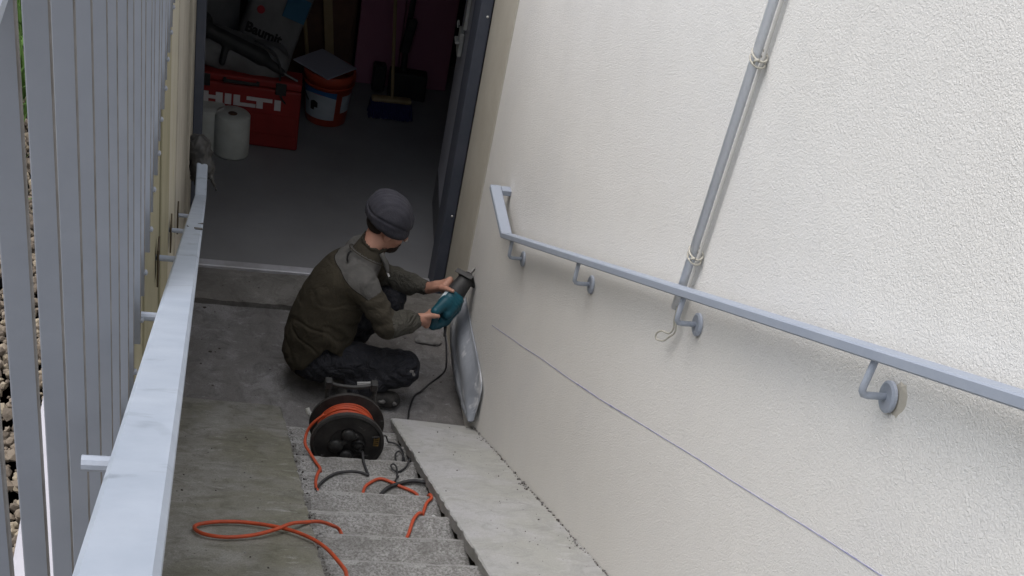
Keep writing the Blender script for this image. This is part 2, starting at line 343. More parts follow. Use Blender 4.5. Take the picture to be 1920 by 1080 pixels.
# ------------------------------------------------------------------ implicit surfaces (people, tools, soft things)
class SDF:
    def __init__(s, lo, hi, h):
        s.lo = np.array(lo, float); s.h = h; s.n = np.ceil((np.array(hi) - s.lo) / h).astype(int) + 1
        s.d = np.full(s.n, .12, np.float32)
    def _sl(s, lo, hi):
        a = np.clip(np.floor((np.array(lo) - s.lo) / s.h).astype(int), 0, s.n - 1)
        b = np.clip(np.ceil((np.array(hi) - s.lo) / s.h).astype(int) + 1, 1, s.n)
        ax = [s.lo[i] + s.h * np.arange(a[i], b[i]) for i in range(3)]
        G = np.stack(np.meshgrid(*ax, indexing='ij'), -1)
        return tuple(slice(a[i], b[i]) for i in range(3)), G
    def _u(s, sl, v, k, sub=False):
        a = s.d[sl]; v = v.astype(np.float32)
        if sub:
            v = -v; hh = np.clip(.5 - .5 * (a - v) / k, 0, 1); s.d[sl] = a * (1 - hh) + v * hh + k * hh * (1 - hh)
        else:
            hh = np.clip(.5 + .5 * (a - v) / k, 0, 1); s.d[sl] = a * (1 - hh) + v * hh - k * hh * (1 - hh)
    def cap(s, a, b, ra, rb=None, k=.02, sub=False):
        rb = ra if rb is None else rb; a = np.array(a, float); b = np.array(b, float); m = max(ra, rb) + k + .03
        sl, G = s._sl(np.minimum(a, b) - m, np.maximum(a, b) + m)
        if 0 in G.shape: return s
        ab = b - a; L = ab @ ab; t = np.clip(((G - a) @ ab) / L, 0, 1)
        s._u(sl, np.linalg.norm(G - a - t[..., None] * ab, axis=-1) - (ra + (rb - ra) * t), k, sub); return s
    def ell(s, c, r, k=.02, rot=None, sub=False):
        c = np.array(c, float); r = np.array(r, float); m = r.max() + k + .03
        sl, G = s._sl(c - m, c + m); q = G - c
        if rot is not None: q = q @ np.array(rot)
        k0 = np.linalg.norm(q / r, axis=-1); k1 = np.linalg.norm(q / (r * r), axis=-1) + 1e-9
        s._u(sl, k0 * (k0 - 1) / k1, k, sub); return s
    def bx(s, c, hf, rd=.005, k=.008, rot=None, sub=False):
        c = np.array(c, float); hf = np.array(hf, float); m = np.linalg.norm(hf) + k + .03
        sl, G = s._sl(c - m, c + m); q = G - c
        if rot is not None: q = q @ np.array(rot)
        q = np.abs(q) - (hf - rd); v = np.linalg.norm(np.maximum(q, 0), axis=-1) + np.minimum(q.max(-1), 0) - rd
        s._u(sl, v, k, sub); return s
    def mesh(s):
        d = s.d; n = d.shape; ins = d < 0
        acc = np.zeros([x - 1 for x in n] + [3]); cnt = np.zeros([x - 1 for x in n])
        cx = [slice(0, x - 1) for x in n]
        for ax in range(3):
            o = [i for i in range(3) if i != ax]
            for u in (0, 1):
                for v in (0, 1):
                    s0 = [None] * 3; s1 = [None] * 3
                    s0[ax] = slice(0, n[ax] - 1); s1[ax] = slice(1, n[ax])
                    for q, w in zip(o, (u, v)): s0[q] = s1[q] = slice(w, n[q] - 1 + w)
                    A = d[tuple(s0)]; B = d[tuple(s1)]; cr = (A < 0) != (B < 0)
                    t = np.where(cr, A / np.where(cr, A - B, 1), 0)
                    p = [0, 0, 0]
                    acc[..., ax] += t; acc[..., o[0]] += cr * u; acc[..., o[1]] += cr * v; cnt += cr
        idx = -np.ones(cnt.shape, int); mk = cnt > 0; idx[mk] = np.arange(mk.sum())
        P = acc[mk] / cnt[mk][:, None] + np.argwhere(mk); P = P * s.h + s.lo; F = []
        for ax in range(3):
            o = [(ax + 1) % 3, (ax + 2) % 3]
            sa = [slice(1, n[i] - 1) for i in range(3)]; sa[ax] = slice(0, n[ax] - 1)
            sb = list(sa); sb[ax] = slice(1, n[ax])
            A = ins[tuple(sa)]; B = ins[tuple(sb)]; e = np.argwhere(A != B); fl = A[tuple(e.T)]
            base = e.copy()
            for i in o: base[:, i] += 1
            def g(du, dv):
                c = base.copy(); c[:, o[0]] += du; c[:, o[1]] += dv; return idx[tuple(c.T)]
            q = np.stack([g(-1, -1), g(0, -1), g(0, 0), g(-1, 0)], 1); q[~fl] = q[~fl][:, ::-1]; F.append(q)
        F = np.concatenate(F); F = F[(F >= 0).all(1)]
        me = bpy.data.meshes.new('sdf'); me.vertices.add(len(P)); me.vertices.foreach_set('co', P.ravel())
        me.loops.add(F.size); me.loops.foreach_set('vertex_index', F.ravel().astype(np.int32))
        me.polygons.add(len(F)); me.polygons.foreach_set('loop_start', np.arange(0, F.size, 4, dtype=np.int32))
        me.polygons.foreach_set('loop_total', np.full(len(F), 4, np.int32)); me.update(calc_edges=True); me.validate(); return me
def displace(me, fn):
    me.update(); vs = me.vertices; nr = [v.normal.copy() for v in vs]
    for v, nn in zip(vs, nr): v.co = v.co + nn * fn(v.co)
    me.update()
def set_mats(me, fn, names):
    for k in names: me.materials.append(M[k])
    me.polygons.foreach_set('material_index', [fn(p.center) for p in me.polygons])

# ================================================================== SETTING
def noisy_sheet(name, x0, x1, y0, y1, nx, ny, z, m, amp=.004, sc=3, thick=.25, fn=None):
    bm = bmesh.new(); g = []
    for i in range(nx + 1):
        row = []
        for j in range(ny + 1):
            x = x0 + (x1 - x0) * i / nx; y = y0 + (y1 - y0) * j / ny
            zz = z + amp * noise.noise(Vector((x * sc, y * sc, 1.3))) + amp * .5 * noise.noise(Vector((x * sc * 4, y * sc * 4, 5)))
            row.append(bm.verts.new((x, y, zz + (fn(x, y) if fn else 0))))
        g.append(row)
    for i in range(nx):
        for j in range(ny): bm.faces.new((g[i][j], g[i + 1][j], g[i + 1][j + 1], g[i][j + 1]))
    be = [e for e in bm.edges if e.is_boundary]
    r = bmesh.ops.extrude_edge_only(bm, edges=be)
    for v in r['geom']:
        if isinstance(v, bmesh.types.BMVert): v.co.z = z - thick
    return link(name, b2m(bm), m, kind='structure', smooth=False)

noisy_sheet('landing_floor', -.11, 1.195, 4.30, 5.64, 130, 134, 0.0, 'landing', .006, 4)
kb = noisy_sheet('kerb', -.11, 1.195, 5.615, 5.87, 120, 24, .045, 'kerb', .004, 6, .2,
                 fn=lambda x, y: -.018 * max(0, 1 - (y - 5.615) / .03) + .008 * noise.noise(Vector((x * 20, y * 9, 3))) * (1 if y < 5.67 else .3))
noisy_sheet('room_floor', -1.8, 1.62, 5.95, 8.7, 60, 60, .03, 'room_floor', .003, 1.5)
# outside ground: one sheet running to the horizon, with the stairwell left open
bm = bmesh.new(); GZ = 2.55
def quadsheet(x0, y0, x1, y1, z): 
    bm.faces.new([bm.verts.new(p) for p in ((x0, y0, z), (x1, y0, z), (x1, y1, z), (x0, y1, z))])
quadsheet(-60, -60, -.30, 60, GZ); quadsheet(-.30, -60, 1.19, .1, 2.394)
link('ground', b2m(bm), 'soil', kind='structure')

# stairs: each step a part
stairs = root('concrete_stairs', 'narrow speckled grey concrete steps between the two ramp strips', 'stairs', (.6, 4.53, 0))
def ynose(k): return 4.53 - .247 * (k - 1)
for k in range(1, 19):
    y1 = ynose(k); y0 = ynose(k + 1); z = .126 * k; sk = .004 * math.sin(k * 2.1)
    bm = bmesh.new(); nx, ny = 40, 22; g = []
    for i in range(nx + 1):
        row = []
        for j in range(ny + 1):
            x = .345 + .495 * i / nx; y = y0 - .012 + (y1 - y0 + .012) * j / ny
            ed = 0
            if j == ny: ed = -.004 - .006 * max(0, noise.noise(Vector((x * 22, k * 3.1, 0))))
            if i == nx: ed -= .003 + .008 * max(0, noise.noise(Vector((y * 25, k * 1.7, 4))))
            yy = y + (.003 * noise.noise(Vector((x * 18, k, 2))) if j == ny else 0) + (x - .6) * -.008
            row.append(bm.verts.new((x, yy, z + ed + .0015 * noise.noise(Vector((x * 9, y * 9, k))) + .0016 * noise.noise(Vector((x * 60, y * 60, k))))))
        g.append(row)
    for i in range(nx):
        for j in range(ny): bm.faces.new((g[i][j], g[i + 1][j], g[i + 1][j + 1], g[i][j + 1]))
    be = [e for e in bm.edges if e.is_boundary]
    r = bmesh.ops.extrude_edge_only(bm, edges=be)
    for v in r['geom']:
        if isinstance(v, bmesh.types.BMVert): v.co.z = z - .16
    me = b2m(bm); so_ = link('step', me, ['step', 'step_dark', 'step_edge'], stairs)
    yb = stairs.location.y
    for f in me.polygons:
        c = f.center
        if c.y + yb > y1 - .016 - .010 * noise.noise(Vector((c.x * 14, k, 7))): f.material_index = 2  # strip along the nosing gets a paler tone
        elif c.y + yb < y0 + .05 + .05 * noise.noise(Vector((c.x * 6, k, 1))) or c.x + .6 < .375 + .04 * noise.noise(Vector((c.y * 9, k, 3))): f.material_index = 1  # shade at the riser foot put into the colour; left ends carry dirt

# ramp strips beside the steps (stone slabs following the pitch)
def ramp_slab(name, label, x0, x1, yend, mname, th, jag, loc):
    bm = bmesh.new(); nx, ny = 36, 240; g = []; ya = .1
    for i in range(nx + 1):
        row = []
        for j in range(ny + 1):
            x = x0 + (x1 - x0) * i / nx; y = ya + (yend - ya) * j / ny
            e = 0
            if i == jag: 
                x += (-1 if jag else 1) * (.003 + .009 * abs(noise.noise(Vector((y * 11, x0, 0)))) + .012 * max(0, noise.noise(Vector((y * 31, 2, 0)))))
                e -= .005
            if j == ny:  # rounded outer corner
                y -= .01 * abs(noise.noise(Vector((x * 13, 0, 3))))
                e -= .004
            d = (abs(x - (x1 if jag else x0)))
            if d < .06 and j > ny - 4: y -= .05 * (1 - math.sqrt(max(0, 1 - (1 - d / .06) ** 2)))
            row.append(bm.verts.new((x, y + (x - x0) * (-.09 if not jag else -.05) * max(0, (y - (yend - .3)) / .3), .166 - .505 * (y - 4.53) + e + .002 * noise.noise(Vector((x * 5, y * 5, 1))))))
        g.append(row)
    for i in range(nx):
        for j in range(ny): bm.faces.new((g[i][j], g[i + 1][j], g[i + 1][j + 1], g[i][j + 1]))
    be = [e for e in bm.edges if e.is_boundary]
    r = bmesh.ops.extrude_edge_only(bm, edges=be)
    for v in r['geom']:
        if isinstance(v, bmesh.types.BMVert): v.co.z -= th; v.co.x += (.01 if not jag else -.01) * (1 if abs(v.co.x - (x1 if jag else x0)) < .03 else 0)
    rt = root(name, label, 'ramp strip', loc, 'ramp strips beside the steps')
    link('slab', b2m(bm), mname, rt); return rt
rs = ramp_slab('ramp_strip', 'pale dusty concrete ramp strip running down along the white rendered wall', .818, 1.188, 4.70, 'slab_right', .055, 0, (1.0, 4.65, 0))
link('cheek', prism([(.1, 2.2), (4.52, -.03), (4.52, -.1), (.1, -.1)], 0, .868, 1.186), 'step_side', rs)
ls = ramp_slab('ramp_strip', 'dark greenish stained concrete ramp strip under the left handrail', -.104, .352, 4.86, 'slab_left', .055, 36, (.12, 4.85, 0))
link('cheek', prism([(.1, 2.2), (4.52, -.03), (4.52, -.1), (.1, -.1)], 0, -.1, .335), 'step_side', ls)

# right-hand rendered wall
rw = root('rendered_wall', 'tall off-white roughcast wall carrying the wall handrail and the thin pipe', 'wall', (1.19, 3, 0))
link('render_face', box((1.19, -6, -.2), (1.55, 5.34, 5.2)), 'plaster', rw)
link('reveal', box((1.184, 5.338, -.2), (1.55, 5.80, 4.2), .004), 'reveal', rw, label='beige smooth plaster return next to the cellar door')
# blue chalk line (slightly uneven strip of pigment on the render)
bm = bmesh.new(); prev = None
for i in range(120):
    t = i / 119; y = 4.66 - 3.9 * t
    z = np.interp(-y, [-4.66, -3.185, -2.416, -1.567, -.7], [.635, 1.374, 1.778, 2.217, 2.66]) + .004 * noise.noise(Vector((y * 3, 0, 0)))
    w = .0010 + .0014 * abs(noise.noise(Vector((y * 7, 3, 0)))) + (.004 if 2.9 < y < 3.4 else 0) * abs(noise.noise(Vector((y * 9, 8, 0))))
    a = bm.verts.new((1.1885, y, z + w)); b = bm.verts.new((1.1885, y, z - w))
    c = bm.verts.new((1.191, y, z - w)); d = bm.verts.new((1.191, y, z + w))
    if prev:
        for q in range(4): bm.faces.new((prev[q], prev[(q + 1) % 4], (a, b, c, d)[(q + 1) % 4], (a, b, c, d)[q]))
    prev = (a, b, c, d)
o = link('chalk_line', b2m(bm), 'chalk', rw, label='thin blue chalk line snapped diagonally across the render')
# filler patch of trowelled mortar low down near the door
# left wall
lw = root('retaining_wall', 'yellowish tan side wall of the stairwell below the railing', 'wall', (-.105, 3, 0))
link('wall_face', box((-.19, -2, -.2), (-.118, 5.80, 2.60)), 'tan_wall', lw)
link('coping', box((-.195, -2, 2.601), (-.112, 5.80, 2.63), .004), 'white_cap', lw)
ys = [(1.2, 1.62), (1.63, 2.02), (2.032, 2.38), (2.392, 2.645), (2.695, 3.15), (3.165, 3.78), (3.79, 4.45), (4.46, 5.14)]
for i, (a, c) in enumerate(ys):
    link('board', box((-.117, a, .0), (-.105 - (.003 if i % 2 else 0), c, 2.50), .002), 'yellow_board' if i < 5 else 'tan_wall' if i < 6 else 'grey_plaster', lw)
link('pilaster', box((-.117, 5.15, 0), (-.094, 5.80, 2.56), .003), 'grey_plaster', lw)
link('groove_strip', box((-.1175, 2.645, .8), (-.1135, 2.695, 2.49)), 'groove', lw)

# cellar: building shell
bd = root('house', 'building over the cellar with its dark storage room', 'building', (.5, 6, 0))
link('facade', box((-6, 5.98, 2.12), (1.18, 6.3, 3.1)), 'grey_plaster', bd)
link('facade_side', box((-3, 5.98, -.1), (-.10, 6.3, 2.12)), 'grey_plaster', bd)
link('facade_side', box((1.24, 5.82, -.1), (1.62, 5.97, 4.2)), 'reveal', bd)
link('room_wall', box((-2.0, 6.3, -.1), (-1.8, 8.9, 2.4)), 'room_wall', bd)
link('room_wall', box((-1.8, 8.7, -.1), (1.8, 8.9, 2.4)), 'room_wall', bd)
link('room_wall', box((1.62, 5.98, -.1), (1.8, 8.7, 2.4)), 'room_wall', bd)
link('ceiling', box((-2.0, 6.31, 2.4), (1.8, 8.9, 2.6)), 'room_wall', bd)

# door frame, threshold, leaf
df = root('door_frame', 'blue-black metal frame round the open cellar doorway', 'door frame', (.55, 5.85, 0))
link('post', box((1.128, 5.805, .0), (1.182, 5.97, 2.10), .003), 'dark_frame', df)
link('post', box((-.094, 5.805, .0), (-.052, 5.97, 2.10), .003), 'dark_frame', df)
link('head', box((-.094, 5.806, 2.10), (1.182, 5.97, 2.15), .003), 'dark_frame', df)
link('threshold', box((-.052, 5.868, .02), (1.128, 5.925, .062), .004), 'threshold', df)
link('threshold_lip', box((-.052, 5.928, .02), (1.128, 5.95, .046), .003), 'dark_frame', df)
bm = bmesh.new()
for z in (.12, .5, 1.5): bmesh.ops.create_uvsphere(bm, u_segments=8, v_segments=6, radius=.006, matrix=Matrix.Translation((1.165, 5.803, z)))
link('screw', b2m(bm), 'white_box', df)
dl = root('door_leaf', 'slate grey steel door leaf standing open against the cellar wall', 'door', (1.165, 5.98, .03))
ang = math.atan2(.065, .8); mx = Matrix.Translation((1.172, 5.98, 0)) @ Matrix.Rotation(-ang, 4, 'Z')
link('leaf', box((0, 0, .035), (.045, .82, 2.05), .002, mx), 'leaf', dl)
link('kick_plate', box((-.004, .015, .037), (-.001, .80, .235), 0, mx), 'kick', dl)
lk = link('lock_case', box((-.028, .55, 1.00), (-.0045, .66, 1.12), .004, mx), 'white_box', dl)
link('lever', box((-.05, .52, 1.075), (-.029, .60, 1.09), .004, mx), 'white_box', lk)
link('closer_rail', box((-.022, .50, 1.16), (-.002, .53, 1.9), .003, mx), 'white_box', dl)
link('key_tag', tube([mx @ Vector(p) for p in ((-.04, .6, 1.13), (-.045, .61, 1.15), (-.04, .625, 1.16), (-.035, .61, 1.14))], .003, 6, 4), 'white_box', dl)

# ------------------------------------------------------------------ bar railing
br = root('bar_railing', 'grey painted railing of vertical flat bars above the left stair wall', 'railing', (-.096, 3, 2.6))
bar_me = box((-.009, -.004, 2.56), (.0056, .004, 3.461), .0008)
bolt_me = lathe([(.0001, -.001), (.0045, -.001), (.0045, .003), (.0001, .005)], (0, 0, 0), 0, 10)
bar0 = None
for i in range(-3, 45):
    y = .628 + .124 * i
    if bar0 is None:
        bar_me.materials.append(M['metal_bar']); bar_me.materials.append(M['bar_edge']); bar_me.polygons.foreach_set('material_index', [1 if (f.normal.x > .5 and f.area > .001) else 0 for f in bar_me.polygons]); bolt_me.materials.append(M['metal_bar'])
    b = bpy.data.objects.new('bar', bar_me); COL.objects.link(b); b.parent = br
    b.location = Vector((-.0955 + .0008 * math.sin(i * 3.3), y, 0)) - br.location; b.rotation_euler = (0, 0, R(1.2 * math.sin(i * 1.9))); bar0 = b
    q = bpy.data.objects.new('bolt', bolt_me); COL.objects.link(q); q.parent = b; q.location = (.0056, 0, 2.60 + .0)
link('top_rail', box((-.112, -.3, 3.462), (-.086, 6.1, 3.474), .003), 'metal_bracket', br)
link('bottom_flat', box((-.1118, -.3, 2.615), (-.1053, 5.79, 2.645), .001), 'metal_bar', br)

# ------------------------------------------------------------------ left handrail
lh = root('stair_handrail', 'pale grey flat handrail descending on the left beside the bars', 'handrail', (-.04, 3, 1.9))
def lz(y): return 3.195 - .5042 * (y - .51)
link('rail', sweep_rect([(-.0405, -.35, lz(-.35)), (-.0405, 4.93, lz(4.93)), (-.0405, 5.26, .965)], .045, .018, .004), 'metal_rail', lh)
for y in (.829, 1.645, 2.508, 3.307, 3.98):
    z = lz(y) - .028
    link('rod', tube([(-.118 if y > 2 else -.09, y, z - .005), (-.06, y, z - .005), (-.042, y, z), (-.0405, y, z + .018)], .0065, 10), 'metal_bracket', lh)
    if y > 2: link('plate', box((-.1045, y - .03, z - .06), (-.1005, y + .03, z + .03), .001), 'rust', lh)
for y, x, l in ((3.05, -.028, .02), (3.02, -.026, .018), (3.24, -.024, .014), (3.1, -.054, .006)):
    bm = add_box(bmesh.new(), (x - l / 2, y - .008, lz(y) - .006), (x + l / 2, y + .006, lz(y) + .0012))
    for v in bm.verts: v.co.z = lz(v.co.y) + (.0008 if v.co.z > lz(y) - .003 else -.003); v.co.y += .006 * math.sin(v.co.x * 300)
    link('paint_chip', b2m(bm), 'chip', lh)

# ------------------------------------------------------------------ right handrail
rh = root('wall_handrail', 'grey flat metal handrail on bent brackets along the white wall', 'handrail', (1.13, 3, 1.9))
def rz(y): return 1.194 + .508 * (4.456 - y)
link('rail', sweep_rect([(1.128, -1.0, rz(-1.0)), (1.128, 4.50, rz(4.50)), (1.128, 4.845, 1.190)], .045, .021, .003), 'metal_pipe', rh)
link('end_return', box((1.1512, 4.805, 1.166), (1.19, 4.845, 1.1895), .002), 'metal_pipe', rh)
def bracket(y, off=0):
    z = rz(y) - .100; yb = y - .0
    bm = bmesh.new()
    add_tube(bm, [(1.187, y, z), (1.142, y, z), (1.134, y, z + .002), (1.129, y, z + .009), (1.128, y, z + .018), (1.128, y, rz(y) - .018)], .0068, 12)
    a = link('bracket', b2m(bm), 'metal_bracket', rh, smooth=True)
    link('wall_disc', lathe([(.0001, -.006), (.024, -.006), (.029, -.003), (.029, .003)], (1.185 + off, y, z), 0, 28), 'metal_bracket', a)
    return a
for y in (4.387, 3.511, 2.634): bracket(y)
bracket(1.751, -.002)
# broken-out render behind the nearest disc, with bare filler
bm = bmesh.new(); c = bm.verts.new((1.1878, 1.735, 2.503)); ring = []
for k in range(26):
    a = 2 * math.pi * k / 26; rr = .036 * (1 + .35 * noise.noise(Vector((math.cos(a) * 2, math.sin(a) * 2, 4))))
    ring.append(bm.verts.new((1.1902, 1.728 + rr * math.cos(a) * .85, 2.478 + rr * math.sin(a))))
for k in range(26): bm.faces.new((c, ring[k], ring[(k + 1) % 26]))
link('filler_patch', b2m(bm), 'reveal', rw, label='rough filled patch round the nearest bracket disc')

# ------------------------------------------------------------------ thin pole with cable and ties
pl = root('pole', 'thin grey metal pole standing upright against the white wall behind the handrail', 'pole', (1.167, 2.757, 2.0))
bm = bmesh.new(); add_tube(bm, [(1.167, 2.757, 1.985), (1.167, 2.757, 5.2)], .0112, 18)
link('tube', b2m(bm), 'pole_paint', pl, smooth=True)
ct = link('pole_cable', tube([(1.176, 2.738, 2.00), (1.177, 2.737, 2.3), (1.177, 2.736, 3.0), (1.177, 2.735, 4.2), (1.177, 2.735, 5.2)], .0042, 8, 3), 'cable_grey', None, smooth=True)
tag(ct, 'thin pale cable running down beside the grey pole', 'cable')
def tie(z, label):
    bm = bmesh.new()
    for dz in (0, .014):
        pts = []
        for k in range(17):
            a = 2 * math.pi * k / 16
            pts.append((1.171 + .0175 * math.cos(a), 2.7485 + .0255 * math.sin(a), z + dz + .006 * math.sin(a)))
        add_tube(bm, pts, .0026, 6, False)
    add_tube(bm, [(1.158, 2.735, z), (1.156, 2.728, z + .007), (1.162, 2.722, z + .013)], .003, 6)
    tag(link('twine_tie', b2m(bm), 'twine', None, True), label, 'twine tie', 'twine ties on the pole')
tie(2.645, 'upper beige twine lashing round the pole and its cable')
tie(2.140, 'lower beige twine lashing round the pole just above the handrail')
tw = link('twine_loop', tube([(1.166, 2.744, 1.995), (1.168, 2.742, 1.96), (1.170, 2.735, 1.935), (1.166, 2.745, 1.915), (1.155, 2.77, 1.905), (1.15, 2.785, 1.885), (1.152, 2.78, 1.872), (1.162, 2.755, 1.885), (1.168, 2.738, 1.91), (1.172, 2.725, 1.93), (1.170, 2.722, 1.95), (1.166, 2.73, 1.97), (1.164, 2.74, 2.0)], .0024, 6, 5), 'twine', None, True)
tag(tw, 'small loop of beige twine dangling below the foot of the pole', 'twine')

# ------------------------------------------------------------------ loose metal sheet at the wall foot
bm = bmesh.new(); g = []
rowsR = [(1.182, 5.24, .40), (1.182, 5.0, .40), (1.18, 4.75, .405), (1.178, 4.57, .395), (1.176, 4.545, .33), (1.172, 4.54, .27), (1.168, 4.55, .20)]
rowsL = [(1.168, 5.25, .36), (1.14, 5.25, .22), (1.137, 5.12, .165), (1.14, 4.97, .13), (1.143, 4.82, .13), (1.15, 4.68, .145), (1.158, 4.58, .17)]
A = smooth_path(rowsR, 5); B = smooth_path(rowsL, 5)
for a, c in zip(A, B):
    row = []
    for k in range(11):
        t = k / 10; p = a.lerp(c, t); p.x -= .007 * math.sin(math.pi * t) ** 2 * (1 if t < .8 else 1); p.x += .007 * math.sin(3 * math.pi * t)
        p += Vector((.004 * noise.noise(p * 13) * (.3 + t), .004 * noise.noise(p * 30) * t, .008 * noise.noise(p * 17 + Vector((3, 0, 0))) * t))
        row.append(bm.verts.new(p))
    g.append(row)
for r1, r2 in zip(g, g[1:]):
    for k in range(10): bm.faces.new((r1[k], r1[k + 1], r2[k + 1], r2[k]))
bmesh.ops.recalc_face_normals(bm, faces=bm.faces)
bmesh.ops.solidify(bm, geom=bm.faces[:], thickness=.0015)
tag(link('metal_sheet', b2m(bm), 'sheet', None, True), 'bent grey metal sheet peeled off the foot of the white wall by the saw', 'metal sheet')

# ------------------------------------------------------------------ gravel and grass beyond the bars
def lumps(name, n, area, zf, size, mats, kind='stuff', seed=3):
    t = bmesh.new(); bmesh.ops.create_icosphere(t, subdivisions=1, radius=1); base = np.array([v.co[:] for v in t.verts])
    fc = np.array([[v.index for v in f.verts] for f in t.faces]); t.free(); g = np.random.RandomState(seed)
    s = g.uniform(size[0], size[1], n); q = g.normal(size=(n, 3, 3)); q, _ = np.linalg.qr(q)
    sc = np.stack([np.ones(n), g.uniform(.6, 1, n), g.uniform(.45, .8, n)], 1)
    V_ = base[None] * sc[:, None] * g.uniform(.82, 1.15, (n, len(base), 1)); V_ = np.einsum('nij,nvj->nvi', q, V_) * s[:, None, None]
    V_ += np.stack([g.uniform(area[0], area[1], n), g.uniform(area[2], area[3], n), zf + s * .4 + g.uniform(0, .012, n)], 1)[:, None]
    F_ = (fc[None] + (np.arange(n) * len(base))[:, None, None]).reshape(-1, 3)
    me = bpy.data.meshes.new('lumps'); me.from_pydata(V_.reshape(-1, 3).tolist(), [], F_.tolist())
    me.polygons.foreach_set('material_index', np.repeat(g.randint(0, len(mats), n), len(fc)).astype(np.int32))
    return link(name, me, mats, kind=kind)
tag(lumps('gravel', 17000, (-.50, -.196, .5, 4.2), 2.552, (.0035, .0105), ['stone', 'stone_pale', 'soil', 'stone']), 'brown and cream gravel strip behind the railing bars', 'gravel')
rnd = random.Random(5); bm = bmesh.new()
for i in range(6500):
    x = -.50 - abs(rnd.gauss(0, .35)) if i % 3 else rnd.uniform(-.60, -.315); y = rnd.uniform(1.2, 7) if i % 3 else rnd.uniform(1.85, 3.6); h = rnd.uniform(.05, .16)
    if i % 4 == 0: h *= .7
    a = rnd.uniform(0, 6.28); w = rnd.uniform(.003, .007); dx, dy = math.cos(a), math.sin(a); le = rnd.uniform(0, .07); b = rnd.uniform(0, 6.28)
    p0 = bm.verts.new((x - dx * w, y - dy * w, 2.55)); p1 = bm.verts.new((x + dx * w, y + dy * w, 2.55))
    p2 = bm.verts.new((x + dx * w * .8 + le * .4 * math.cos(b), y + dy * w * .8 + le * .4 * math.sin(b), 2.55 + h * .6)); p3 = bm.verts.new((x - dx * w * .8 + le * .4 * math.cos(b), y - dy * w * .8 + le * .4 * math.sin(b), 2.55 + h * .6))
    p4 = bm.verts.new((x + le * math.cos(b), y + le * math.sin(b), 2.55 + h))
    bm.faces.new((p0, p1, p2, p3)); bm.faces.new((p3, p2, p4))
me = bpy.data.meshes.new('g'); bm.to_mesh(me); bm.free()
tag(link('grass', me, 'grass', kind='stuff'), 'green grass growing beyond the gravel left of the railing', 'grass')
#--PART3--

# ================================================================== THINGS IN THE CELLAR
FZ = .034
def text_mesh(s, size, extrude, bold=0, shear=0):
    cu = bpy.data.curves.new('t', 'FONT'); cu.body = s; cu.size = size; cu.extrude = extrude; cu.offset = bold; cu.shear = shear; cu.resolution_u = 3
    ob = bpy.data.objects.new('t', cu); COL.objects.link(ob); dg = bpy.context.evaluated_depsgraph_get(); dg.update()
    me = bpy.data.meshes.new_from_object(ob.evaluated_get(dg)); bpy.data.objects.remove(ob); return me

# red tool case
rc = root('tool_case', 'large red tool case with wide white lettering and black latches on the cellar floor', 'case', (.17, 7.38, FZ))
mx = Matrix.Translation((.17, 7.24, FZ)) @ Matrix.Rotation(R(-3), 4, 'Z')
link('case_base', box((-.36, 0, 0), (.305, .17, .355), .012, mx, 2), 'red_case', rc)
link('case_lid', box((-.36, .0, .360), (.305, .17, .405), .012, mx, 2), 'red_case', rc)
for x in (-.26, .16): link('latch', box((x, -.012, .33), (x + .06, -.0005, .40), .004, mx), 'case_black', rc)
hd = link('handle', box((-.13, -.034, .372), (.07, -.018, .392), .006, mx), 'case_black', rc)
for x in (-.13, .052): link('handle_lug', box((x, -.0175, .372), (x + .018, -.001, .392), .002, mx), 'case_black', hd)
# wide slab letters H I L T I built from bars
H = .062; y0, y1 = -.0045, -.0008; zb = .235
def bars(lst):
    bm = bmesh.new()
    for i, (a, c, d, e) in enumerate(lst):
        o = .0002 * i; add_box(bm, (a, y0 - o, zb + d), (c, y1, zb + e), 0, mx)
    return b2m(bm)
X = -.245
letters = [[(0, .038, 0, H), (.078, .116, 0, H), (.037, .079, H * .34, H * .66)],
           [(.128, .164, 0, H)],
           [(.176, .212, 0, H), (.211, .300, 0, H * .33)],
           [(.248, .392, H * .66, H), (.304, .340, 0, H * .67)],
           [(.404, .440, 0, H)]]
for lt in letters: link('letter', bars([(a + X, c + X, d, e) for a, c, d, e in lt]), 'white_letter', rc)
for z in (.08, .20): link('rib', box((-.34, -.004, z), (.285, -.0005, z + .006), 0, mx), 'red_case', rc)

# paper roll and white sack beside it
pr = root('paper_roll', 'upright white paper roll in front of the red case', 'paper roll', (.10, 7.13, FZ), 'paper rolls')
link('roll', lathe([(.026, .236), (.092, .238), (.098, .231), (.100, .01), (.096, 0), (.02, 0)], (.10, 7.13, FZ), 2, 44), 'paper_roll', pr, True)
link('core', lathe([(.0255, .237), (.0255, .1), (.0001, .1)], (.10, 7.13, FZ), 2, 24), 'brown_board', pr, True)
pr2 = root('paper_roll', 'second white paper roll half hidden behind the door post', 'paper roll', (-.035, 7.2, FZ), 'paper rolls')
link('roll', lathe([(.026, .236), (.092, .238), (.098, .231), (.100, .01), (.096, 0), (.02, 0)], (-.035, 7.2, FZ), 2, 44), 'paper_roll', pr2, True)

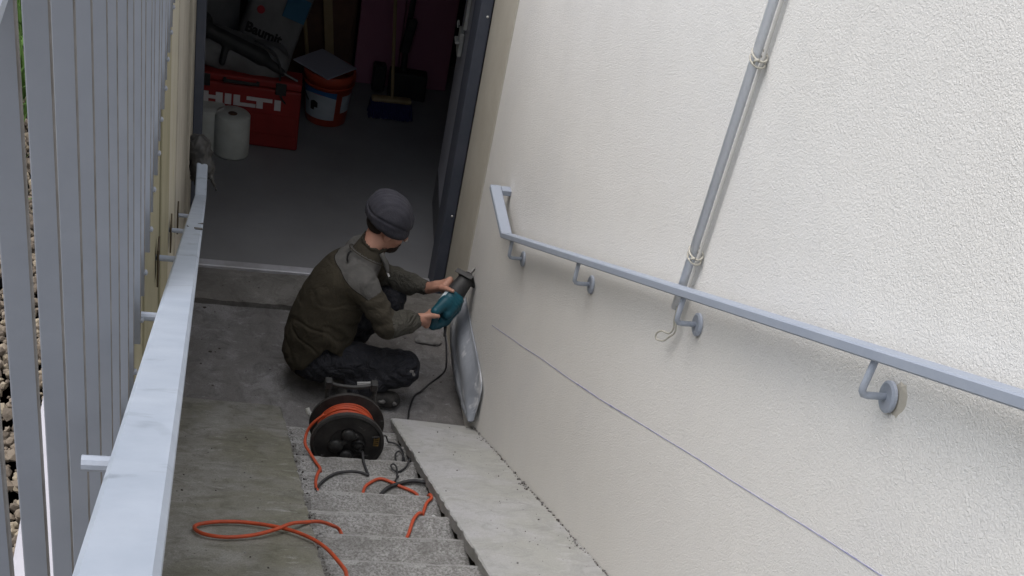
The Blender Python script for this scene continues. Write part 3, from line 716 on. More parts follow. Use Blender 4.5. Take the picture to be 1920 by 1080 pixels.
# sacks behind/above the case
def sack(name, label, c, r, mname, rot=None, seed=0, amp=.02):
    s = SDF(np.array(c) - max(r) * 1.5, np.array(c) + max(r) * 1.5, .011)
    s.bx(c, r, min(r) * .8, .02, rot); me = s.mesh()
    displace(me, lambda p: amp * noise.noise(p * 7 + Vector((seed, 0, 0))) + amp * .5 * noise.noise(p * 17))
    return tag(link(name, me, mname, None, True), label, 'sack')
sack('sack', 'slumped pale sack lying on top of the red tool case', (.10, 7.42, .50), (.30, .14, .085), 'bag_white', Matrix.Rotation(R(9), 3, 'Y'), 1)
bg_ = root('printed_sack', 'upright white sack with bold black lettering behind the red tool case', 'sack', (.28, 7.62, .2))
rotm = Matrix.Rotation(R(17), 3, 'Y') @ Matrix.Rotation(R(-12), 3, 'X')
s = SDF((-.1, 7.35, -.1), (.7, 7.95, 1.1), .012); s.bx((.27, 7.64, .47), (.165, .075, .38), .05, .02, rotm); me = s.mesh()
displace(me, lambda p: .009 * noise.noise(p * 8)); link('sack_body', me, 'bag_white', bg_, True)
fm = Matrix.Translation((.27, 7.64, .47)) @ rotm.to_4x4()
t = text_mesh('Baumit', .076, .0012, .0028); t.transform(fm @ Matrix.Translation((-.150, -.0870, .045)) @ Matrix.Rotation(R(90), 4, 'X')); link('lettering', t, 'letter_black', bg_)
link('blue_panel', box((.02, -.090, .20), (.15, -.083, .33), .001, fm), 'bag_blue', bg_)
link('red_spot', lathe([(.0001, -.088), (.022, -.088), (.022, -.081), (.0001, -.081)], (0, 0, 0), 1, 18, fm @ Matrix.Translation((-.10, 0, .185))), 'bag_red', bg_)
tag(link('cardboard_sheet', box((-.16, 7.86, .03), (.12, 7.875, 1.0), .002, None), 'bag_white'), 'dull pale sheet leaning behind the sacks by the door post', 'board')
# black power tool lying over the sacks
tl = root('hammer_drill', 'black power tool with a cord lying over the pale sack', 'power tool', (.12, 7.36, .58))
s = SDF((-.25, 7.1, .3), (.6, 7.6, .95), .008)
s.cap((-.08, 7.32, .66), (.24, 7.30, .54), .038, .046, .02); s.cap((.24, 7.30, .54), (.36, 7.28, .475), .032, .020, .015)
s.cap((-.08, 7.32, .66), (-.10, 7.28, .56), .026, .02, .02); s.cap((.05, 7.30, .60), (.03, 7.26, .50), .022, .018, .015); s.ell((-.09, 7.32, .70), (.06, .05, .05), .02)
link('housing', s.mesh(), 'dark_thing', tl, True)
link('bit', tube([(.35, 7.28, .48), (.45, 7.265, .44)], .009, 8), 'steel', tl)
link('tool_cord', tube([(.20, 7.32, .62), (.30, 7.29, .585), (.345, 7.26, .52), (.35, 7.25, .44), (.36, 7.22, .36), (.40, 7.24, .30)], .006, 6, 5), 'black_cable', tl, True)
# leaning boards and sticks
tag(link('hardboard', box((.40, 8.18, .03), (.80, 8.19, 1.25), .002, Matrix.Translation((0, 0, 0)) @ Matrix.Rotation(R(2), 4, 'Y')), 'brown_board'), 'dark brown board leaning at the back of the cellar', 'board')
tag(link('wooden_stick', tube([(.575, 7.98, .05), (.40, 8.14, 1.2)], .012, 8), 'wood'), 'pale wooden stick leaning behind the orange bucket', 'stick')
tag(link('wooden_plank', box((-.02, -.008, 0), (.035, .008, 1.15), .002, Matrix.Translation((.70, 8.04, .04)) @ Matrix.Rotation(R(-7), 4, 'Y') @ Matrix.Rotation(R(-4), 4, 'X')), 'wood'), 'short wooden plank leaning right of the pale stick', 'plank')
# orange bucket with a square board as lid
bk = root('bucket', 'orange-red plastic bucket with blue and grey labels under a white board', 'bucket', (.655, 7.62, FZ))
c = (.660, 7.70, FZ)
link('pail', lathe([(.118, 0), (.122, .004), (.150, .270), (.158, .272), (.158, .310), (.152, .320), (.146, .320), (.144, .27), (.116, .01)], c, 2, 56), 'bucket', bk, True)
link('rim_ring', lathe([(.1488, .243), (.1550, .243), (.1550, .250), (.1488, .250)], c, 2, 56), 'bucket', bk, True)
def curved(a0, a1, z0f, z1f, off, n=22):
    bm = bmesh.new(); rows = []
    for k in range(n + 1):
        a = R(a0 + (a1 - a0) * k / n); t = k / n; row = []
        for z in (z0f(t), z1f(t)):
            for o in (off, 0): rr = .122 + (z - .004) * (.028 / .281) + .0006 + o; row.append(bm.verts.new((c[0] + rr * math.cos(a), c[1] + rr * math.sin(a), FZ + z)))
        rows.append(row)
    for p, q in zip(rows, rows[1:]):
        bm.faces.new((p[0], q[0], q[2], p[2])); bm.faces.new((p[2], q[2], q[3], p[3])); bm.faces.new((p[1], q[1], q[0], p[0]))
    return b2m(bm)
link('label', curved(195, 288, lambda t: .045, lambda t: .20 + .0 * t, .0012), 'bucket_label', bk)
link('label_band', curved(195, 288, lambda t: .185 + .02 * math.sin(t * 3.1), lambda t: .235 - .01 * t, .0024), 'bucket_blue', bk)
link('label_picture', curved(222, 243, lambda t: .095 + .02 * (t > .5), lambda t: .145 + .012 * math.sin(t * 3), .0024), 'letter_black', bk)
link('side_label', curved(304, 340, lambda t: .09, lambda t: .20, .0012), 'bucket_label', bk)
link('bail', tube([(c[0] - .157, c[1], .33), (c[0] - .165, c[1] - .02, .27), (c[0] - .12, c[1] - .13, .20)], .003, 6, 6), 'steel', bk)
tag(link('square_board', box((-.135, -.135, 0), (.135, .135, .008), .002, Matrix.Translation((.628, 7.70, FZ + .334)) @ Matrix.Rotation(R(48), 4, 'Z') @ Matrix.Rotation(R(4), 4, 'X')), 'board_white'), 'pale square board laid diagonally over the orange bucket', 'board')
# pink insulation boards
for i, (x0, x1, y, lab) in enumerate(((.86, 1.135, 8.26, 'left pink insulation board standing against the back wall'), (1.145, 1.47, 8.285, 'right pink insulation board standing against the back wall'))):
    tag(link('insulation_board', box((x0, y, FZ), (x1, y + .05, 1.9), .003), 'pink'), lab, 'board', 'pink insulation boards')
tag(link('dark_panel', box((.80, 8.42, FZ), (.858, 8.46, 1.5), .002), 'brown_board'), 'narrow dark strip of board left of the pink insulation', 'board')
# broom
bo = root('broom', 'broom with a pale wooden head and dense blue bristles standing on the cellar floor', 'broom', (1.07, 7.9, FZ))
link('head', box((-.125, -.03, .095), (.125, .03, .128), .014, Matrix.Translation((1.065, 7.82, FZ)) @ Matrix.Rotation(R(2), 4, 'Z'), 2), 'wood', bo, True)
bm = bmesh.new(); rn = random.Random(4)
for i in range(22):
    for j in range(7):
        x = -.122 + .244 * i / 21; y = -.026 + .052 * j / 6
        add_tube(bm, [(1.065 + x, 7.82 + y, .135), (1.065 + x * 1.08 + rn.uniform(-.004, .004), 7.82 + y * 1.9 - .012, .04 + rn.uniform(0, .008))], .0062, 5)
link('bristles', b2m(bm), 'bristle', bo, kind='stuff')
link('stick', tube([(1.068, 7.82, .15), (1.01, 7.98, .9), (.965, 8.16, 1.5)], .011, 10), 'wood', bo)
# dustpan standing behind
dp = root('dustpan', 'black upright dustpan with a long handle leaning on the pink boards', 'dustpan', (1.2, 8.1, FZ))
link('pan', box((-.12, 0, .0), (.12, .11, .17), .012, Matrix.Translation((1.19, 8.08, FZ)) @ Matrix.Rotation(R(-4), 4, 'Z'), 2), 'dark_thing', dp)
link('pan_side', box((-.22, .01, .02), (-.14, .09, .19), .008, Matrix.Translation((1.19, 8.10, FZ))), 'dark_thing', dp)
link('pan_handle', tube([(1.16, 8.14, .19), (1.155, 8.17, .40), (1.18, 8.2, .95)], .018, 8), 'dark_thing', dp)
link('hand_grip', box((-.03, -.02, 0), (.03, .02, .22), .01, Matrix.Translation((1.145, 8.14, .32)) @ Matrix.Rotation(R(8), 4, 'Y')), 'dark_thing', dp)

# crumpled bag on the end of the left handrail
s = SDF((-.16, 5.0, .78), (.08, 5.5, 1.16), .006)
s.ell((-.058, 5.27, .985), (.055, .07, .070), .03); s.ell((-.028, 5.22, .935), (.042, .05, .045), .03); s.cap((-.01, 5.20, .93), (.022, 5.17, .862), .014, .008, .01)
s.ell((-.062, 5.22, .915), (.028, .04, .05), .02); s.cap((-.06, 5.2, .91), (-.062, 5.18, .875), .012, .01, .01)
me = s.mesh(); displace(me, lambda p: .016 * abs(noise.noise(p * 26)) - .006 + .005 * noise.noise(p * 60))
tag(link('crumpled_bag', me, 'sack_grey', None, False), 'crumpled dirty grey plastic bag tied over the lower end of the left handrail', 'bag')

# ================================================================== CABLE REEL
rl = root('cable_reel', 'dusty black cable reel with orange cable and an amber label on the steps', 'cable reel', (.565, 4.16, .252))
cx, cz, rr = .566, .402, .146
def disc(y, th, r): return lathe([(.0001, 0), (r * .45, 0), (r * .5, -.006), (r * .88, -.006), (r * .93, -.012), (r, -.008), (r, th), (.0001, th)], (cx, y, cz), 1, 56)
ff = link('front_flange', disc(4.098, .008, rr), 'reel', rl, False)
link('back_flange', lathe([(.0001, 0), (rr * 1.03, 0), (rr * 1.03, .014), (.0001, .014)], (cx + .004, 4.205, cz + .004), 1, 56), 'reel', rl)
link('drum', lathe([(.07, 0), (.07, .098)], (cx, 4.107, cz), 1, 30), 'reel', rl)
bm = bmesh.new(); rn = random.Random(2)
for j in range(7):
    for q in range(2):
        pts = []; r0 = .098 + .012 * q + rn.uniform(-.003, .003); y = 4.118 + .0125 * j + (.006 if q else 0)
        for k in range(49): a = 2 * math.pi * k / 48; pts.append((cx + r0 * math.cos(a), y + .004 * math.sin(a + j), cz + (r0 + .003 * math.sin(2 * a + j)) * math.sin(a)))
        add_tube(bm, pts, .0058, 7, False)
link('wound_cable', b2m(bm), 'orange', rl, True)
# front face: socket lids, hub, knob
for (dx, dz, r0, dp_) in ((-.045, -.012, .030, .012), (.0, .045, .027, .012), (.045, -.005, .026, .006), (.0, -.062, .030, .012)):
    link('socket_lid', lathe([(.0001, -dp_ - .010), (r0 * .75, -dp_ - .008), (r0, -dp_), (r0, 0)], (cx + dx, 4.0935, cz + dz), 1, 24), 'case_black', ff, True)
link('socket_hole', lathe([(.0001, -.0005), (.017, -.0005), (.020, -.009), (.024, -.009), (.024, 0)], (cx + .045, 4.086, cz - .006), 1, 24), 'letter_black', ff)
link('hub_bar', box((-.062, -.016, -.010), (.062, -.002, .012), .004, Matrix.Translation((cx - .012, 4.094, cz + .012)) @ Matrix.Rotation(R(-38), 4, 'Y')), 'case_black', ff)
link('amber_label', box((cx + .103, 4.0885, cz - .004), (cx + .124, 4.0918, cz + .046), .0008), 'reel_label', ff)
bm = bmesh.new()
for z in (.006, .016, .026, .034): add_box(bm, (cx + .1055, 4.0880, cz + z), (cx + .1215, 4.0884, cz + z + .004))
link('label_print', b2m(bm), 'letter_black', ff)
# stand: uprights, top handle, feet
fr = link('stand', tube([(cx - .085, 4.235, .262), (cx - .085, 4.235, .575), (cx - .078, 4.235, .590)], .009, 8), 'reel', rl)
link('stand', tube([(cx + .100, 4.235, .262), (cx + .100, 4.235, .575), (cx + .092, 4.235, .590)], .009, 8), 'reel', rl)
link('handle', tube([(cx - .08, 4.235, .588), (cx - .05, 4.232, .580), (cx + .01, 4.23, .577), (cx + .06, 4.232, .582), (cx + .10, 4.235, .592)], .0085, 8, 3), 'case_black', rl, True)
for x in (-.085, .095): link('handle_clamp', box((cx + x - .014, 4.215, .570), (cx + x + .014, 4.250, .606), .004), 'case_black', rl)
link('crank_knob', tube([(cx - .128, 4.221, .42), (cx - .150, 4.225, .44), (cx - .158, 4.235, .455)], .010, 8), 'white_box', rl)
link('foot', box((cx - .12, 4.222, .253), (cx + .12, 4.25, .264), .002), 'reel', rl)

# cables ----------------------------------------------------------
def cable(name, pts, r, m, label, sm=6):
    return tag(link(name, tube(pts, r, 8, sm), m, None, True), label, 'cable')
cable('orange_cable', [(.30, 2.38, 1.275), (.385, 2.50, 1.215), (.402, 2.577, 1.170), (.398, 2.654, 1.125), (.368, 2.782, 1.065), (.326, 2.879, 1.016), (.257, 2.955, .978), (.158, 2.999, .955), (.079, 3.004, .951),
    (.017, 2.979, .963), (-.007, 2.94, .983), (.015, 2.883, 1.012), (.078, 2.857, 1.025), (.155, 2.877, 1.017), (.225, 2.925, .999), (.278, 2.985, .972), (.325, 3.04, .930), (.378, 3.10, .880), (.425, 3.14, .828), (.450, 3.165, .790),
    (.475, 3.13, .766), (.54, 3.08, .764), (.63, 3.09, .764), (.677, 3.17, .764), (.707, 3.26, .764), (.735, 3.300, .758), (.75, 3.318, .70), (.757, 3.335, .65), (.771, 3.42, .638), (.792, 3.488, .638), (.812, 3.515, .638), (.808, 3.54, .634),
    (.802, 3.562, .58), (.797, 3.60, .518), (.791, 3.68, .512), (.732, 3.72, .512), (.704, 3.739, .512), (.659, 3.757, .512), (.613, 3.723, .512), (.595, 3.69, .512), (.573, 3.60, .512), (.52, 3.57, .512), (.45, 3.60, .512),
    (.422, 3.68, .512), (.42, 3.732, .512), (.431, 3.776, .512), (.440, 3.80, .500), (.447, 3.815, .42), (.452, 3.85, .388), (.456, 3.94, .386), (.44, 3.985, .386), (.42, 4.03, .392), (.400, 4.08, .40), (.408, 4.12, .43), (.432, 4.13, .470), (.468, 4.135, .505)],
    .0060, 'orange', 'orange extension cable looping over the left ramp strip and down the steps')
cable('black_cable', [(.395, 3.57, .514), (.40, 3.62, .514), (.435, 3.711, .511), (.486, 3.769, .511), (.537, 3.788, .512), (.581, 3.79, .511), (.62, 3.775, .511)], .0058, 'black_cable', 'short black cable arching across the step below the reel')
cable('black_plug_lead', [(cx + .05, 4.085, .385), (cx + .056, 4.072, .37), (.625, 4.05, .395), (.628, 3.999, .386), (.640, 3.93, .385), (.645, 3.86, .385)], .0058, 'black_cable', 'black lead hanging out of the front of the cable reel')
cable('coiled_lead', [(.66, 4.085, .445), (.70, 4.10, .44), (.735, 4.22, .35), (.765, 4.305, .25), (.768, 4.290, .262), (.79, 4.284, .262), (.812, 4.258, .262), (.820, 4.215, .262), (.806, 4.150, .262), (.785, 4.165, .268), (.786, 4.205, .27), (.805, 4.222, .27), (.822, 4.18, .262), (.822, 4.10, .264),
    (.815, 4.035, .39), (.800, 3.995, .39), (.786, 3.975, .386), (.762, 3.954, .386), (.740, 3.958, .392), (.733, 3.978, .395), (.745, 3.985, .398), (.756, 3.96, .392), (.748, 3.88, .386), (.738, 3.80, .42), (.732, 3.785, .506), (.715, 3.745, .512)], .0036, 'black_cable', 'thin black lead curling beside the reel on the right of the steps')
cable('thick_black_cable', [(.60, 3.58, .514), (.64, 3.64, .512), (.681, 3.702, .513), (.734, 3.733, .515), (.785, 3.747, .518), (.83, 3.742, .518), (.87, 3.735, .512)], .0074, 'black_cable', 'doubled black cable lying under the edge of the right ramp strip')
# debris
rn = random.Random(9); bm = bmesh.new()
for i in range(36):
    x = rn.uniform(-.08, 1.15); y = rn.uniform(4.9, 5.8); z = .045 if y > 5.62 else 0; s = rn.uniform(.002, .006)
    r = bmesh.ops.create_icosphere(bm, subdivisions=1, radius=s)
    for v in r['verts']: v.co = Vector((v.co.x * rn.uniform(1, 2.4), v.co.y * rn.uniform(.8, 1.6), v.co.z * .7)) + Vector((x, y, z + s * .3))
tag(link('debris', b2m(bm), 'crumb', kind='stuff'), 'scattered dark crumbs and chips on the landing floor', 'debris')
s = SDF((.95, 5.3, -.05), (1.2, 5.6, .12), .006); s.ell((1.06, 5.43, .012), (.05, .032, .018), .01); s.ell((1.11, 5.42, .010), (.04, .028, .016), .01); me = s.mesh()
displace(me, lambda p: .010 * noise.noise(p * 40)); tag(link('mortar_lump', me, 'mortar', None, True), 'flattened pale lump of mortar lying on the landing under the saw', 'mortar lump')
for i, (p, sz) in enumerate((((.862, 3.38, .637), .006), ((.81, 3.42, .637), .008))):
    if i: 
        s = SDF(np.array(p) - .03, np.array(p) + .03, .003); s.ell(p, (sz, sz, sz * .6)); tag(link('plaster_crumb', s.mesh(), 'white_mark', None, True), 'small white plaster crumb near the right end of a step', 'crumb')
# dirt and crumbled mortar along the joints of the ramp strips
def crumbs(name, n, xf, y0, y1, zf, size, mats, label, seed):
    g = np.random.RandomState(seed); t = bmesh.new(); bmesh.ops.create_icosphere(t, subdivisions=1, radius=1)
    base = np.array([v.co[:] for v in t.verts]); fc = np.array([[v.index for v in f.verts] for f in t.faces]); t.free()
    y = g.uniform(y0, y1, n); s = g.uniform(size[0], size[1], n) * (g.uniform(0, 1, n) ** 2 + .4); x = xf(y, g, n)
    V_ = base[None] * g.uniform(.6, 1.4, (n, len(base), 3)) * s[:, None, None] + np.stack([x, y, zf(y) + s * .3], 1)[:, None]
    F_ = (fc[None] + (np.arange(n) * len(base))[:, None, None]).reshape(-1, 3)
    me = bpy.data.meshes.new('c'); me.from_pydata(V_.reshape(-1, 3).tolist(), [], F_.tolist()); me.polygons.foreach_set('material_index', np.repeat(g.randint(0, len(mats), n), len(fc)).astype(np.int32))
    tag(link(name, me, mats, kind='stuff'), label, 'debris')
sl = lambda y: .166 - .505 * (y - 4.53)
crumbs('joint_dirt', 700, lambda y, g, n: 1.187 - np.abs(g.normal(0, .004, n)) * (1 + 2 * (np.sin(y * 9) > .6)), .9, 4.6, sl, (.0012, .0045), ['crumb', 'mortar', 'mortar', 'crumb'], 'crumbly dirty joint between the right ramp strip and the white wall', 3)
crumbs('grit', 500, lambda y, g, n: .352 + np.abs(g.normal(0, .018, n)), .9, 4.5, lambda y: .126 * np.floor((4.777 - y) / .247) + .001, (.001, .005), ['crumb', 'mortar', 'crumb'], 'grit gathered along the left ends of the steps', 5)
crumbs('slab_dust', 260, lambda y, g, n: np.where(g.rand(n) > .5, g.uniform(-.08, .34, n), g.uniform(.84, 1.17, n)), 1.5, 4.6, lambda y: sl(y) + .0005, (.0008, .0032), ['crumb', 'crumb', 'mortar'], 'scattered dark grit and pale specks on the two ramp strips', 6)
#--PART4--

# ================================================================== RECIPROCATING SAW
sA = Vector((1.002, 4.975, .436)); sB = Vector((1.164, 5.157, .566)); sdv = (sB - sA).normalized()
side = sdv.cross(Vector((0, 0, 1))).normalized(); upv = side.cross(sdv).normalized()
def S(a, b=0, c=0): a, b, c = a * .87, b * .87, c * .87; return sA + sdv * a + side * b + upv * c     # along, sideways, up
saw = root('reciprocating_saw', 'teal and black corded saw held in both hands against the foot of the wall', 'power saw', tuple(S(0)))
RM = np.array([list(sdv), list(side), list(upv)]).T
s = SDF((.90, 4.82, .26), (1.26, 5.36, .70), .0045)
s.cap(S(.10), S(.20), .040, .038, .012); s.ell(S(.14, 0, -.014), (.056, .039, .050), .012, RM)
s.cap(S(.10, 0, .020), S(.02, 0, .044), .030, .021, .012)          # top of the D handle
s.cap(S(.02, 0, .040), S(-.02, 0, -.03), .018, .019, .012)           # rear grip
s.cap(S(-.02, 0, -.03), S(.02, 0, -.066), .022, .021, .012); s.cap(S(.02, 0, -.066), S(.115, 0, -.036), .020, .028, .012)
s.cap(S(.0, 0, -.05), S(.06, .012, -.078), .022, .024, .012); s.cap(S(.06, .012, -.078), S(.135, .022, -.045), .024, .034, .015); s.cap(S(.07, .03, -.02), S(.16, .03, -.01), .026, .030, .01)
hb = s.mesh(); displace(hb, lambda p: .0016 * math.sin((p - sA).dot(sdv) * 420) if (p - sA).dot(sdv) > .10 and (p - sA).dot(side) > .015 else 0); link('housing', hb, 'teal', saw, True)
s = SDF((.95, 4.95, .38), (1.30, 5.40, .72), .0045); s.cap(S(.195, 0, .0), S(.285, 0, .004), .043, .036, .006); s.cap(S(.285, 0, .004), S(.30, 0, .004), .024, .022, .004)
link('gearbox_boot', s.mesh(), 'black_rubber', saw, True)
mx = Matrix(((sdv.x, side.x, upv.x, 0), (sdv.y, side.y, upv.y, 0), (sdv.z, side.z, upv.z, 0), (0, 0, 0, 1))); mx = Matrix.Translation(S(0)) @ mx @ Matrix.Diagonal((.87, .87, .87, 1))
link('shoe', box((.286, -.052, -.048), (.294, .052, .056), .003, mx), 'black_rubber', saw)
link('shoe_lip', box((.268, -.052, .0565), (.294, .052, .061), .001, mx), 'black_rubber', saw)
link('blade', box((.3065, -.0015, -.007), (.372, .0015, .007), 0, mx), 'steel', saw)
link('blade_clamp', box((.296, -.008, -.008), (.322, .008, .010), .003, mx), 'steel', saw)
fm = None
lbm = Matrix.Translation(S(.125, -.0, .0)) @ Matrix(((sdv.x, side.x, upv.x, 0), (sdv.y, side.y, upv.y, 0), (sdv.z, side.z, upv.z, 0), (0, 0, 0, 1)))
link('name_label', box((-.028, -.013, .0370), (.028, .006, .0425), .001, lbm @ Matrix.Rotation(R(24), 4, 'X')), 'pale_label', saw)
link('vent', box((.12, -.0475, -.018), (.135, -.040, .004), .001, mx), 'black_rubber', saw)
link('vent', box((.142, -.0475, -.018), (.157, -.040, .004), .001, mx), 'black_rubber', saw)
link('cord_sleeve', tube([S(.055, .012, -.09), S(.055, .012, -.115), (1.062, 4.972, .350)], [.011, .008, .006], 10, 3), 'black_rubber', saw, True)
link('power_cord', tube([(1.062, 4.972, .362), (1.074, 4.95, .31), (1.082, 4.92, .24), (1.093, 4.97, .16), (1.084, 5.02, .09), (1.045, 5.03, .035), (1.005, 5.00, .012), (.967, 4.955, .010), (.935, 4.85, .010), (.925, 4.79, .010), (.90, 4.72, .010), (.86, 4.66, .010)], .0046, 8, 8), 'black_cable', saw, True)

# ================================================================== PERSON
person = root('person', 'crouching person in olive fleece jacket and navy knit hat cutting at the wall', 'person', (.55, 5.02, 0))
J = dict(pel=(.50, 5.03, .215), hipR=(.52, 4.95, .205), hipL=(.53, 5.15, .215), kneeR=(.882, 4.92, .195), kneeL=(.83, 5.25, .345), ankR=(.68, 4.88, .080), ankL=(.64, 5.22, .075),
         toeR=(.84, 4.875, .035), toeL=(.82, 5.22, .03), waist=(.53, 5.05, .33), chest=(.60, 5.07, .52), neck=(.675, 5.095, .665), head=(.762, 5.15, .785),
         shR=(.655, 4.945, .605), shL=(.675, 5.235, .605), elR=(.775, 4.875, .452), elL=(.79, 5.31, .43), wrR=(.920, 4.930, .455), wrL=(.995, 5.195, .458))
V = {k: Vector(v) for k, v in J.items()}
s = SDF((.28, 4.74, -.02), (1.26, 5.42, .96), .0052)
# trunk, legs
s.ell(V['pel'], (.12, .15, .11), .03); s.ell(V['waist'], (.10, .13, .13), .03); s.ell(V['chest'], (.095, .13, .13), .03)
s.cap(V['shR'] + Vector((.0, .04, -.02)), V['shL'] - Vector((0, .04, .02)), .045, .045, .02)
for q in 'RL':
    s.cap(V['hip' + q], V['knee' + q], .075, .052, .03); s.cap(V['knee' + q], V['ank' + q], .050, .034, .02); s.cap(V['ank' + q], V['toe' + q], .034, .022, .015)
    s.cap(V['sh' + q], V['el' + q], .046, .036, .02); s.cap(V['el' + q], V['wr' + q], .036, .024, .015)
# neck and head; fwd = where the face points
fwd = Vector((.91, .06, -.41)).normalized(); rgt = fwd.cross(Vector((0, 0, 1))).normalized(); upn = rgt.cross(fwd).normalized()
HM = np.array([list(fwd), list(rgt), list(upn)]).T; hc = V['head']
def Hd(a, b=0, c=0): return hc + fwd * a + rgt * b + upn * c      # forward, right, up in the head
s.cap(V['neck'], Hd(-.015, 0, -.03), .055, .052, .02)
s.ell(Hd(-.01, 0, .02), (.093, .074, .088), .012, HM); s.ell(Hd(.028, 0, -.050), (.060, .056, .060), .025, HM); s.ell(Hd(.055, 0, -.085), (.026, .030, .020), .02, HM)
s.cap(Hd(.082, 0, .010), Hd(.103, 0, -.022), .009, .013, .010); s.ell(Hd(.076, 0, -.056), (.013, .024, .008), .006, HM); s.ell(Hd(.076, 0, -.044), (.012, .022, .005), .005, HM)
for b in (-1, 1):
    s.ell(Hd(.070, .030 * b, .008), (.018, .016, .011), .006, HM, True); s.ell(Hd(.066, .030 * b, .008), (.012, .012, .009), .004, HM)
    s.ell(Hd(.074, .032 * b, .024), (.012, .020, .006), .008, HM); s.ell(Hd(.045, .045 * b, -.025), (.03, .02, .02), .02, HM)
    s.ell(Hd(-.008, .076 * b, -.012), (.020, .009, .032), .006, HM)
# hands
def finger(P, rads, kk=.005):
    for i in range(len(P) - 1): s.cap(P[i], P[i + 1], rads[i], rads[i + 1], kk)
def frame(a, u):
    a = a.normalized(); u = (u - a * u.dot(a)).normalized(); return a, u, a.cross(u)
def wrap_hand(wrist, centre, axis, u, Rr, spread, sgn, thumb_sgn, angs, thumb_axis):
    a, u, w = frame(axis, u)
    kn = []
    palm = centre + u * (Rr + .018)
    s.cap(wrist, palm * .45 + wrist * .55, .024, .026, .01)
    for i, (o, ln, fr) in enumerate(zip((-1.5, -.5, .5, 1.5), (.92, 1.0, .97, .84), (.0088, .009, .0087, .0078))):
        c = centre + a * (o * spread); pts = [wrist.lerp(c + u * (Rr + .02), .35), c + u * (Rr + .016)]
        for ag in angs:
            th = R(ag) * ln * sgn; pts.append(c + (u * math.cos(th) + w * math.sin(th)) * (Rr + .009))
        finger(pts, [.014, .012] + [fr, fr * .97, fr * .92, fr * .82][:len(angs)])
        kn.append(pts[1])
    s.cap(kn[0], kn[3], .013, .012, .012); s.cap(wrist, kn[1], .021, .014, .012); s.cap(wrist, kn[2], .021, .014, .012)
    t0 = wrist.lerp(palm, .3) + a * thumb_axis * .016
    pts = [t0, centre + a * thumb_axis * (spread * 1.9) + u * (Rr + .020) + w * (-sgn) * .020]
    for ag in (48, 88): th = -R(ag) * sgn; pts.append(centre + a * thumb_axis * (spread * 1.7) + (u * math.cos(th) + w * math.sin(th)) * (Rr + .010))
    finger(pts, [.016, .012, .0105, .0088])
gc = S(-.002, 0, .006)                                      # right hand on the rear grip
wrap_hand(V['wrR'], gc, S(.02, 0, .04) - S(-.02, 0, -.03), Vector((-.75, -.35, .35)), .019, .0185, -1, 1, (35, 80, 125, 160), 1)
wrap_hand(V['wrL'], S(.20, 0, .0), sdv, Vector((-.80, .30, .05)), .042, .0195, -1, 1, (40, 75, 105, 132), -1)
body = s.mesh(); body.materials.append(M['skin'])
body.polygons.foreach_set('use_smooth', [True] * len(body.polygons))
link('body', body, None, person)
# beard, hair
s = SDF(np.array(hc) - .16, np.array(hc) + .16, .004)
s.ell(Hd(.040, 0, -.074), (.054, .052, .040), .02, HM); s.ell(Hd(.070, 0, -.05), (.026, .033, .016), .01, HM); s.ell(Hd(.083, 0, -.034), (.010, .026, .006), .006, HM)
me = s.mesh(); displace(me, lambda p: .002 * noise.noise(p * 120)); link('beard', me, 'beard', person, True)
s = SDF(np.array(hc) - .16, np.array(hc) + .16, .004); s.ell(Hd(-.050, 0, -.014), (.048, .066, .040), .02, HM); link('hair', s.mesh(), 'beard', person, True)
for b in (-1, 1):
    s = SDF(np.array(Hd(.06, .03 * b, 0)) - .03, np.array(Hd(.06, .03 * b, 0)) + .03, .002); s.ell(Hd(.0655, .030 * b, .006), (.0125, .0115, .0075), .002, HM); link('eye', s.mesh(), 'letter_black', person, True)
# knit hat
s = SDF(np.array(hc) - .19, np.array(hc) + .20, .0045)
s.ell(Hd(-.024, 0, .050), (.113, .104, .088), .02, HM); s.ell(Hd(-.040, 0, .095), (.080, .076, .052), .03, HM); s.ell(Hd(-.012, 0, .012), (.109, .104, .042), .012, HM)
s.bx(Hd(.0, 0, -.115), (.2, .2, .10), .005, .004, HM @ np.array(Matrix.Rotation(R(9), 3, 'Y')), True)
me = s.mesh()
displace(me, lambda p: .0028 * noise.noise(p * 22) + .0016 * math.sin((p - hc).dot(rgt) * 330) * .5 + .005 * -math.exp(-(((p - hc).dot(upn) - .052 + .012 * math.sin((p - hc).dot(rgt) * 30)) / .006) ** 2))
ht = link('knit_hat', me, 'hat', person, True)
p0 = Hd(.052, .083, .004)
nrm = (p0 - Hd(-.02, 0, .01)).normalized(); cd = Vector((0, -.83, .55))
bm = bmesh.new(); e1 = nrm.cross(upn).normalized()
tri = [Hd(.068, .0775, .000), Hd(.085, .064, -.001), Hd(.074, .0735, .020)]
bm.faces.new([bm.verts.new(p + nrm * .004) for p in tri]); bmesh.ops.solidify(bm, geom=bm.faces[:], thickness=.003)
link('hat_emblem', b2m(bm), 'white_mark', ht)

# jacket
s = SDF((.26, 4.72, .02), (1.02, 5.46, .84), .0055)
s.ell((.500, 5.03, .225), (.150, .190, .130), .04); s.ell((.515, 5.045, .33), (.150, .190, .15), .06); s.ell((.555, 5.06, .46), (.143, .178, .14), .06); s.ell((.605, 5.07, .565), (.125, .165, .095), .05)
s.cap((.645, 4.965, .600), (.665, 5.215, .600), .068, .068, .04); s.ell((.47, 5.02, .16), (.115, .16, .085), .05)
for q in 'RL':
    s.cap(V['sh' + q], V['el' + q], .066, .060, .030)
    w = V['el' + q].lerp(V['wr' + q], .90); s.cap(V['el' + q], V['el' + q].lerp(V['wr' + q], .62), .059, .052, .02); s.cap(V['el' + q].lerp(V['wr' + q], .62), w, .050, .036, .012)
s.cap((.672, 5.09, .645), (.702, 5.11, .715), .080, .064, .018)                    # collar
s.cap(V['neck'] + Vector((.03, .012, .06)), Hd(-.0, 0, -.02), .056, .060, .006, sub=True)
